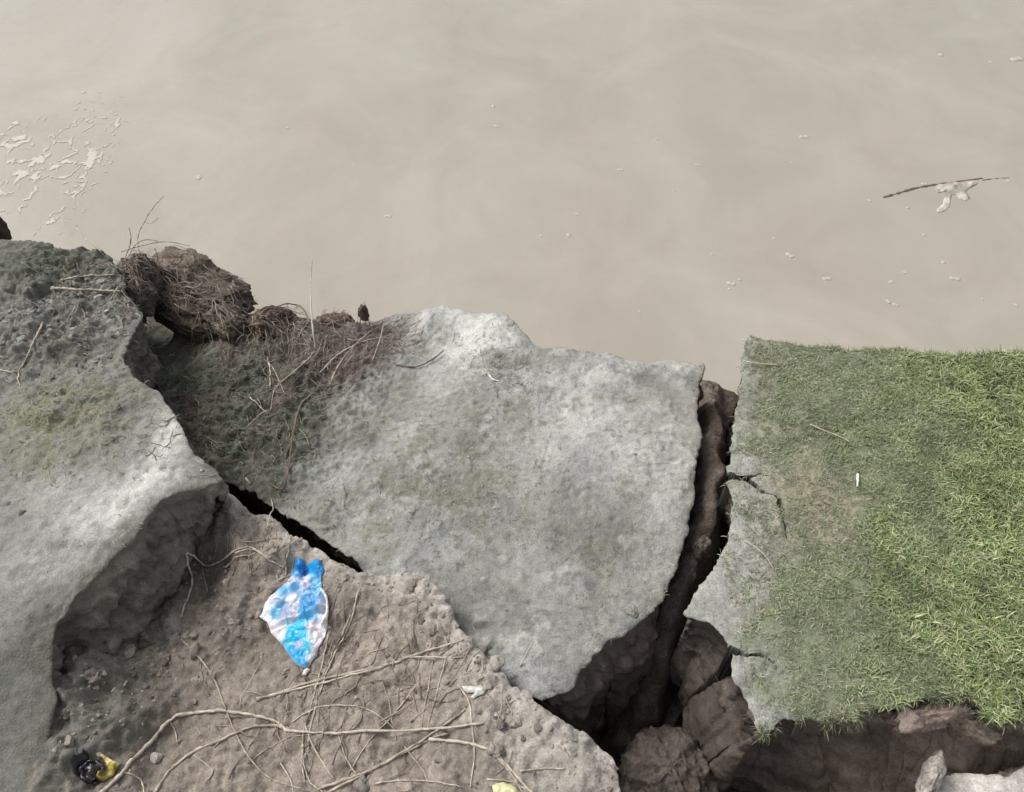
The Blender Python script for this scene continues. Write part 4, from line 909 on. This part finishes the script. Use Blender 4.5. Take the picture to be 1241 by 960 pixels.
# ------------------------------------------------------------------ stones and scraps on the ledge
def stone(px, py, size, colr, label, name='stone', seed=1, sq=.6, cat='stone'):
    V, F = lump_mesh(size, seed, 24, 16, sq, .65); V[:, 0] *= 1.2
    n_ = fbm(V, size, 3, seed); h_, _ = hit(px, py)
    o = mesh_obj(name, V, F, M_SOIL, col=np.clip(np.asarray(colr)[None] * (1 + .2 * n_)[:, None], 0, 1)); o.location = h_ + Vector((0, 0, size * sq * .35)); o.rotation_euler.z = seed
    tag(o, label, cat)
stone(187, 918, .011, (.42, .38, .34), 'small pale stone inside the bend of the arching stem', seed=3)
stone(316, 835 - 90, .008, (.3, .27, .24), 'small brown clod touching the blue wrapper', seed=4)
stone(530, 922, .012, (.27, .235, .21), 'rounded brown stone below the rising pale stem', seed=5)
stone(440, 950, .014, (.25, .22, .195), 'rounded clod at the lower frame edge in the tangle', seed=6)
stone(602, 806, .015, (.33, .30, .27), 'round clod on the rim beside the poking twig', seed=7)
stone(640, 848, .014, (.36, .33, .295), 'pale round clod on the rim at the start of the pit', seed=8)
stone(585, 785, .012, (.33, .30, .27), 'small round clod on the rim where the crack narrows', seed=9)
stone(600, 910, .013, (.28, .25, .22), 'brown clod touching the bent straw', seed=10)
stone(605, 868, .008, (.42, .39, .36), 'pale pebble on the bare ledge', seed=11)
stone(765, 741, .011, (.26, .245, .225), 'grey clod near the lower tip of the slab', seed=12, sq=.5)
stone(1100, 870, .02, (.30, .24, .21), 'reddish lump caught in the broken turf edge', seed=13)

# ------------------------------------------------------------------ crumpled blue wrapper
def crumple(name, outline, thick, place, colfn, mat, folds, seed, st=2.4, parent=None):
    """thin closed foil shape; outline in drawing units, place() maps it to the ground"""
    o2 = np.array(outline, float); ring_ = []
    for a, b_ in zip(o2, np.roll(o2, -1, 0)):
        k = max(1, int(np.linalg.norm(b_ - a) / (st * 1.0)))
        for i in range(k): ring_.append(a + (b_ - a) * i / k)
    ring_ = np.array(ring_); lo, hi = ring_.min(0), ring_.max(0)
    gx_, gy_ = np.meshgrid(np.arange(lo[0], hi[0], st), np.arange(lo[1], hi[1], st)); g_ = np.stack([gx_.ravel(), gy_.ravel()], 1)
    g_ = g_[inside(g_, ring_)]; g_ = g_[seg_dist(g_, ring_) > st * .5]
    V2, _, F2, _, _, _ = delaunay_2d_cdt([Vector(p_) for p_ in ring_] + [Vector(p_) for p_ in g_], [(i, (i + 1) % len(ring_)) for i in range(len(ring_))], [], 1, 1e-5)
    V2 = np.array([(v.x, v.y) for v in V2]); F2 = np.array([f for f in F2 if len(f) == 3])
    d_ = seg_dist(V2, ring_)
    hgt = thick * (1 - np.exp(-d_ / 12.)) + folds(V2, d_)
    top_ = place(V2, hgt); bot = place(V2, np.full(len(V2), -.001) + 0 * d_)
    V = np.concatenate([top_, bot]); F = np.concatenate([F2, F2[:, ::-1] + len(V2)])
    # close the rim
    edges = {}
    for f in F2:
        for a, b_ in ((f[0], f[1]), (f[1], f[2]), (f[2], f[0])): edges[(a, b_)] = 1
    rimF = []
    for (a, b_) in edges:
        if (b_, a) not in edges: rimF += [(b_, a, a + len(V2)), (b_, a + len(V2), b_ + len(V2))]
    F = np.concatenate([F, np.array(rimF)])
    c_ = colfn(V2, hgt); return mesh_obj(name, V, F, mat, parent, col=np.concatenate([c_, c_]))
def ground_place(sc, ox, oy, lift=.004, base=None):
    def f(V2, h_):
        px_ = V2[:, 0] / sc + ox; py_ = V2[:, 1] / sc + oy
        c0, _ = hit(px_.mean(), py_.mean())
        out_ = []
        zc = c0.z if base is None else base
        for a, b_, hh_ in zip(px_, py_, h_):
            q_ = P(a, b_, zc); g_ = ground_z(q_[0], q_[1], zc + .2)
            out_.append((q_[0], q_[1], max(g_ * .5 + zc * .5, g_) + lift + hh_))
        return np.array(out_)
    return f
M_FOIL = flat_mat('printed_foil', (0, 0, 0), rough=.32, spec=.5, var=.04, scale=200, attr=True)
bag_out = [(400, 88), (430, 76), (455, 78), (480, 92), (500, 108), (512, 124), (530, 110), (560, 98), (590, 96), (612, 112), (625, 145), (638, 185), (620, 215), (612, 250), (614, 290), (640, 320), (655, 355), (656, 440), (652, 510), (642, 575), (615, 650),
    (585, 720), (555, 790), (525, 835), (505, 858), (460, 850), (420, 822), (372, 765), (340, 712), (318, 675), (262, 612), (225, 572), (205, 520), (192, 485), (138, 452), (165, 410), (185, 360), (215, 322), (262, 285), (300, 255), (345, 222), (372, 185), (388, 140)]
def bag_folds(V, d):
    p_ = P3(V[:, 0], V[:, 1])
    rg = lambda sc, sd: np.abs(vnoise(p_ + np.stack([fbm(p_, 90, 2, sd + 50) * 18, fbm(p_, 90, 2, sd + 51) * 18, 0 * V[:, 0]], 1), sc, sd))
    z = .004 * fbm(p_, 190, 2, 301) - .016 * np.minimum(rg(190, 302), .25) - .014 * np.minimum(rg(100, 303), .18) + .002 * rg(45, 304) + .004
    z = z - .012 * np.exp(-((V[:, 1] - 228 - .08 * (V[:, 0] - 450)) / 16) ** 2) * (V[:, 0] > 350)          # gathered neck
    z = z - .010 * np.exp(-(np.hypot(V[:, 0] - 505, (V[:, 1] - 160) * .6) / 28) ** 2)
    z = z - .006 * np.exp(-((V[:, 1] - 500 + .25 * (V[:, 0] - 450)) / 14) ** 2)
    z = z + .006 * np.exp(-((V[:, 1] - 470 + .25 * (V[:, 0] - 450)) / 16) ** 2)
    return z * (1 - np.exp(-d / 10))
SITES = [((440, 130), (.02, .27, .62)), ((410, 170), (.08, .40, .72)), ((470, 175), (.01, .12, .40)), ((560, 150), (.03, .38, .72)), ((600, 190), (.01, .25, .60)), ((600, 120), (.03, .30, .62)), ((480, 225), (.75, .78, .84)), ((560, 235), (.25, .60, .80)),
    ((380, 225), (.78, .76, .82)), ((350, 290), (.14, .45, .74)), ((420, 290), (.16, .45, .76)), ((320, 330), (.38, .62, .82)), ((505, 265), (.50, .38, .50)), ((540, 300), (.22, .52, .80)), ((480, 310), (.40, .55, .78)), ((590, 300), (.30, .60, .80)),
    ((390, 345), (.85, .84, .88)), ((300, 375), (.12, .30, .50)), ((250, 345), (.74, .70, .82)), ((240, 410), (.10, .42, .62)), ((270, 440), (.18, .50, .68)), ((205, 400), (.78, .82, .86)), ((170, 440), (.85, .84, .84)), ((310, 470), (.55, .50, .64)),
    ((395, 420), (.50, .54, .66)), ((400, 470), (.75, .72, .78)), ((350, 440), (.30, .42, .62)), ((370, 400), (.55, .6, .74)), ((500, 400), (.14, .42, .72)), ((560, 400), (.10, .38, .70)), ((545, 445), (.12, .42, .74)), ((600, 370), (.25, .45, .76)), ((620, 420), (.60, .66, .80)), ((560, 480), (.35, .58, .78)), ((480, 470), (.12, .50, .78)),
    ((240, 520), (.78, .72, .80)), ((260, 580), (.80, .74, .76)), ((290, 540), (.80, .76, .82)), ((330, 520), (.60, .80, .86)), ((320, 610), (.75, .80, .86)), ((400, 570), (.01, .50, .78)), ((360, 620), (.01, .48, .76)), ((440, 530), (.01, .52, .80)), ((420, 630), (.01, .50, .76)),
    ((350, 660), (.10, .55, .80)), ((460, 600), (.02, .48, .76)), ((530, 550), (.80, .66, .74)), ((500, 510), (.25, .62, .82)), ((540, 620), (.82, .80, .76)), ((590, 600), (.76, .72, .80)), ((500, 620), (.25, .6, .80)), ((630, 480), (.78, .76, .84)), ((600, 530), (.8, .8, .86)),
    ((445, 695), (.60, .50, .68)), ((400, 720), (.02, .38, .70)), ((490, 700), (.02, .46, .66)), ((440, 760), (.01, .42, .72)), ((480, 800), (.01, .36, .66)), ((520, 720), (.06, .50, .70)), ((560, 720), (.76, .66, .76)), ((590, 670), (.78, .74, .82)), ((540, 790), (.7, .7, .78))]
def bag_col(V, h_):
    p_ = P3(V[:, 0], V[:, 1]); w1 = V + 10 * np.stack([fbm(p_, 50, 3, 311), fbm(p_, 50, 3, 312)], 1)
    num = 0; den = 0
    for (sx, sy), c_ in SITES:
        ww = np.exp(-((w1[:, 0] - sx) ** 2 + (w1[:, 1] - sy) ** 2) / 20. ** 2 / 2) + 1e-9
        num = num + ww[:, None] * np.array(c_); den = den + ww
    c_ = num / den[:, None]; c_ = c_ ** 1.18 * .9
    # round printed badge
    rr_ = np.hypot(V[:, 0] - 392, V[:, 1] - 425); ringm = np.exp(-((rr_ - 52) / 7) ** 2) + np.exp(-((rr_ - 26) / 6) ** 2)
    c_ = mixc(c_, np.clip(.55 * ringm, 0, 1), np.array((.25, .22, .38)))
    d_ = seg_dist(V, np.array(bag_out)); c_ = mixc(c_, np.exp(-d_ / 7) * .5 * (V[:, 1] > 230), np.array((.80, .78, .80)))
    return c_
root = empty('snack_wrapper', hit(358, 755)[0])
tag(root, 'crumpled blue and white foil snack wrapper lying on the brown ledge', 'wrapper')
def rel(o, root_):
    o.data.transform(Matrix.Translation(-root_.location)); return o
bz = hit(358, 755)[0].z
rel(crumple('foil', bag_out, .008, ground_place(6, 290, 670, .004), bag_col, M_FOIL, bag_folds, 1, st=5, parent=root), root)
tip = [(505, 850), (520, 856), (500, 880), (488, 896), (466, 898), (462, 886), (478, 862)]
rel(crumple('twisted_tip', tip, .004, ground_place(6, 290, 670, .006), lambda V, h_: np.tile((.75, .68, .64), (len(V), 1)), M_FOIL, lambda V, d: 0 * d, 2, st=5, parent=root), root)
hem = [(612, 300), (640, 318), (656, 352), (658, 440), (650, 500), (622, 520), (600, 548), (594, 535), (612, 500), (636, 450), (640, 380), (628, 345), (606, 322)]
rel(crumple('rolled_seam', hem, .008, ground_place(6, 290, 670, .014), lambda V, h_: np.tile((.80, .79, .80), (len(V), 1)), M_FOIL, lambda V, d: 0 * d, 3, st=5, parent=root), root)

# ------------------------------------------------------------------ black and yellow scrap at the foot of the grey bank
h0, _ = hit(118, 934)
root = empty('crushed_packet', h0); tag(root, 'crushed black and yellow packet at the foot of the grey bank', 'packet')
M_BLK = flat_mat('black_plastic', (.018, .016, .02), rough=.25, spec=.6, var=.3)
M_YEL = flat_mat('yellow_foil', (0, 0, 0), rough=.35, spec=.5, var=.1, attr=True)
# rolled black cup: outer lip, dome
V = []; F = []; nseg, prof = 40, [(.0, .012), (.006, .0145), (.011, .013), (.0145, .008), (.016, .010), (.018, .0135), (.021, .013), (.0225, .008), (.0215, .0), (.018, -.006)]
for i in range(nseg):
    a = 2 * math.pi * i / nseg; wv_ = 1 + .07 * math.sin(3 * a + 1) + .04 * math.sin(7 * a)
    for r_, z_ in prof: V.append((r_ * wv_ * math.cos(a), r_ * wv_ * .86 * math.sin(a), z_ + .0015 * math.sin(5 * a) * (r_ > .01)))
npf = len(prof)
for i in range(nseg):
    for j in range(npf - 1):
        a = i * npf + j; b_ = ((i + 1) % nseg) * npf + j; F.append((a, b_, b_ + 1, a + 1))
V = np.array(V); V = V + np.stack([.0035 * fbm(V, .012, 3, 701), .0035 * fbm(V, .012, 3, 702), .0045 * fbm(V, .010, 3, 703)], 1)
o = mesh_obj('black_cup', V, F, M_BLK, root); o.location = (-.004, -.003, .012); o.rotation_euler = (.25, .2, .3)
ye = [(545, 340), (600, 330), (700, 380), (790, 430), (850, 440), (800, 520), (760, 560), (720, 640), (640, 690), (560, 730), (470, 690), (430, 650), (520, 620), (580, 570), (620, 470), (590, 400)]
def yel_col(V, h_):
    c_ = np.tile((.42, .34, .04), (len(V), 1)).astype(float); p_ = P3(V[:, 0], V[:, 1]); n_ = fbm(p_, 90, 3, 330)
    c_ = mixc(c_, np.clip(2 * n_, 0, 1), np.array((.62, .55, .22))); c_ = mixc(c_, np.clip(-2.2 * n_, 0, .9), np.array((.06, .04, .02)))
    return mixc(c_, np.exp(-((V[:, 1] - 380 - .45 * (V[:, 0] - 620)) / 16) ** 2), np.array((.75, .66, .42)))
rel(crumple('yellow_foil', ye, .010, ground_place(12.41, 80, 890, .005), yel_col, M_YEL, lambda V, d: (.010 * (ridged(P3(V[:, 0], V[:, 1]), 110, 2, 331) - .5)) * (1 - np.exp(-d / 30)), 4, st=13, parent=root), root)
bk = [(170, 500), (230, 400), (330, 330), (350, 280), (400, 340), (380, 420), (320, 520), (330, 620), (400, 700), (520, 740), (430, 780), (300, 700), (180, 640)]
rel(crumple('black_flap', bk, .004, ground_place(12.41, 80, 890, .004), lambda V, h_: np.tile((.015, .015, .018), (len(V), 1)), M_YEL, lambda V, d: (.008 * (ridged(P3(V[:, 0], V[:, 1]), 90, 2, 333) - .5)) * (1 - np.exp(-d / 30)), 5, st=13, parent=root), root)

# white chip and yellowish scrap
wc_ = [(95, 350), (150, 345), (190, 352), (205, 340), (240, 362), (225, 395), (190, 405), (165, 425), (145, 415), (170, 385), (130, 385), (105, 372)]
o = crumple('scrap', wc_, .003, ground_place(4.8, 540, 760, .004), lambda V, h_: np.tile((.58, .58, .52), (len(V), 1)) * (1 + .1 * fbm(P3(V[:, 0], V[:, 1]), 30, 2, 3))[:, None], M_FOIL, lambda V, d: .003 * fbm(P3(V[:, 0], V[:, 1]), 50, 2, 341) * (1 - np.exp(-d / 8)), 6, st=5)
tag(o, 'torn whitish scrap lying on the bare ledge near its rim', 'scrap'); recenter(o)
ys_ = [(270, 925), (300, 910), (340, 905), (380, 920), (410, 935), (430, 960), (440, 1000), (300, 1010), (275, 960)]
o = crumple('scrap', ys_, .005, ground_place(4.8, 540, 760, .005), lambda V, h_: np.tile((.55, .53, .30), (len(V), 1)) * (1 + .1 * fbm(P3(V[:, 0], V[:, 1]), 30, 2, 4))[:, None], M_FOIL, lambda V, d: .004 * fbm(P3(V[:, 0], V[:, 1]), 50, 2, 342) * (1 - np.exp(-d / 8)), 7, st=6)
tag(o, 'pale yellowish scrap under the bent straws at the lower frame edge', 'scrap'); recenter(o)

# ------------------------------------------------------------------ things on the water
M_FOAM_GLINT = flat_mat('foam', (.475, .447, .395), rough=.4, spec=.4, var=.12, bump=.5)  # colours the floating flecks and also the painted river glint
def fleck_mesh(seed, n_=3):
    rr = random.Random(seed); V = []; F = []; off_ = 0
    for k in range(n_):
        ox, oy, r_ = rr.uniform(-1, 1) * (n_ > 1), rr.uniform(-.6, .6) * (n_ > 1), rr.uniform(.5, 1)
        v_, f_ = lump_mesh(r_, seed * 5 + k, 12, 7, .35, .25); V.append(v_ + np.array([ox, oy, 0])); F.append(f_ + off_); off_ += len(v_)
    me = mesh_obj('foam_fleck', np.concatenate(V), np.concatenate(F), M_FOAM_GLINT).data
    bpy.data.objects.remove(bpy.data.objects[-1] if False else [o_ for o_ in COL.objects if o_.data == me][0]); return me
FM = [fleck_mesh(s, 1 + s % 3) for s in range(6)]
FLE = [(656, 286, 7), (691, 286, 9), (887, 344, 9), (884, 350, 7), (898, 338, 7), (1002, 338, 7), (1001, 342, 5), (1079, 366, 9), (1086, 370, 6), (1143, 318, 10), (1098, 330, 6), (1157, 338, 8), (1191, 362, 5), (1233, 370, 6), (958, 310, 9), (938, 289, 6), (864, 307, 6), (1080, 342, 5),
    (1100, 252, 8), (1056, 244, 6), (1121, 223, 6), (1120, 285, 8), (1222, 218, 7), (974, 166, 7), (959, 198, 5), (599, 130, 7), (601, 153, 6), (1200, 75, 6), (1143, 66, 10), (1232, 72, 9), (102, 112, 8), (776, 378, 5), (752, 206, 6), (817, 232, 6), (798, 168, 6), (470, 262, 6), (349, 155, 6), (243, 216, 10), (700, 260, 4), (1090, 315, 4), (590, 450 - 230, 4), (845, 200, 4), (430, 200, 4)]
for i, (a, b_, s_) in enumerate(FLE):
    q_ = P(a, b_, WZ); dist_ = math.dist(q_, (0, 0, CAMH)); r_ = s_ / HF * dist_ * .38
    o = bpy.data.objects.new('foam_fleck', FM[i % 6]); COL.objects.link(o); o.location = (q_[0], q_[1], WZ + .0005); o.scale = (r_, r_, r_ * .6); o.rotation_euler.z = random.uniform(-.5, .5)
    tag(o, 'small cream fleck of foam floating on the brown river', 'foam', 'foam flecks floating on the river')
# thin lacy mesh whose pale colour stands in for glitter on the water
cs = .0038
fx0, fy0 = P(-60, 300, WZ)[:2]; fx1, fy1 = P(190, 100, WZ)[0], P(190, 100, WZ)[1]
fx0 = min(fx0, P(-60, 100, WZ)[0])
ax, ay = np.meshgrid(np.arange(fx0, fx1, cs), np.arange(fy0, fy1, cs)); sh = ax.shape; ax, ay = ax.ravel(), ay.ravel()
HW = lambda x, y: np.full(np.shape(np.atleast_1d(x)), WZ)
patch = 1.1 * blob(ax, ay, HW, 40, 195, 60, 34, WZ) + .9 * blob(ax, ay, HW, 92, 210, 20, 60, WZ) + .5 * blob(ax, ay, HW, 10, 170, 40, 40, WZ) + .6 * blob(ax, ay, HW, 95, 170, 50, 50, WZ) + .5 * blob(ax, ay, HW, 30, 240, 60, 30, WZ) + .25 * blob(ax, ay, HW, 60, 260, 80, 30, WZ)
pf = P3(ax, ay); pf = pf + .02 * np.stack([fbm(pf, .06, 3, 601), fbm(pf, .06, 3, 602), 0 * ax], 1)
lace = (1 - np.abs(fbm(pf * np.array([1, .6, 1]), .07, 4, 603))) * .75 + (1 - np.abs(fbm(pf * np.array([1, .6, 1]), .03, 3, 604))) * .25
keep = (lace > 1.03 - .20 * np.clip(patch, 0, 1.15) * (1 + .5 * fbm(pf, .09, 2, 605)) - .05 * (vnoise(pf, .008, 606) > .2)).reshape(sh)
vid = -np.ones(sh, int); Vs = []; Fs = []
jit = RNG.uniform(-.3, .3, (sh[0], sh[1], 2)) * cs
def vtx(a, b_):
    if vid[a, b_] < 0:
        vid[a, b_] = len(Vs); k_ = a * sh[1] + b_; nb = keep[max(a - 1, 0):a + 2, max(b_ - 1, 0):b_ + 2].mean()
        Vs.append((ax[k_] + jit[a, b_, 0], ay[k_] + jit[a, b_, 1], WZ + .0006 + .0022 * nb))
    return int(vid[a, b_])
for a in range(sh[0] - 1):
    for b_ in np.nonzero(keep[a, :-1])[0]:
        Fs.append((vtx(a, b_), vtx(a, b_ + 1), vtx(a + 1, b_ + 1), vtx(a + 1, b_)))
foam = mesh_obj('river_glint', Vs, Fs, M_FOAM_GLINT); tag(foam, 'broken cream film standing in for the glint on the river beside the mossy bank', 'foam', kind='stuff')
# floating leaf and stick
LZ = WZ + .0015
def pxr(V2): return np.array([P(a / 3.257 + 860, b_ / 3.258 + 160, LZ) for a, b_ in V2])
lf = [(885, 225), (905, 205), (950, 195), (1000, 200), (1055, 190), (1058, 205), (1020, 225), (1012, 235), (1028, 262), (1010, 272), (985, 262), (970, 245), (955, 250), (948, 290), (930, 312), (900, 318), (895, 305), (920, 285), (928, 250), (940, 232), (905, 240)]
def water_place(V2, h_): q_ = pxr(V2); q_[:, 2] += h_; return q_
o = crumple('leaf', lf, .0006, water_place, lambda V, h_: np.tile((.40, .375, .31), (len(V), 1)) * (1 + .6 * fbm(P3(V[:, 0], V[:, 1]), 18, 3, 5))[:, None], M_FOIL, lambda V, d: .005 * (ridged(P3(V[:, 0], V[:, 1]), 30, 3, 351) - .5) * (1 - np.exp(-d / 6)), 8, st=6)
tag(o, 'pale crumpled leaf floating beside the dark stick on the river', 'leaf'); recenter(o)
for pl, r0, r1, lab in (([(1070, 240), (1085, 236), (1105, 230), (1125, 226), (1150, 222), (1190, 217)], .009, .005, 'dark curved stick floating on the river beside the pale leaf'),
                        ([(1190, 219), (1205, 217), (1222, 216)], .005, .003, 'short stick floating at the far end of the dark stick')):
    pts_ = catmull([Vector(P(a, b_, WZ - r0 * .35)) for a, b_ in pl], 6); V, F = tube(pts_, r0, r1, 6, .45, 3)
    o = mesh_obj('stick', V, F, M_ROOT); tag(o, lab, 'stick'); recenter(o)
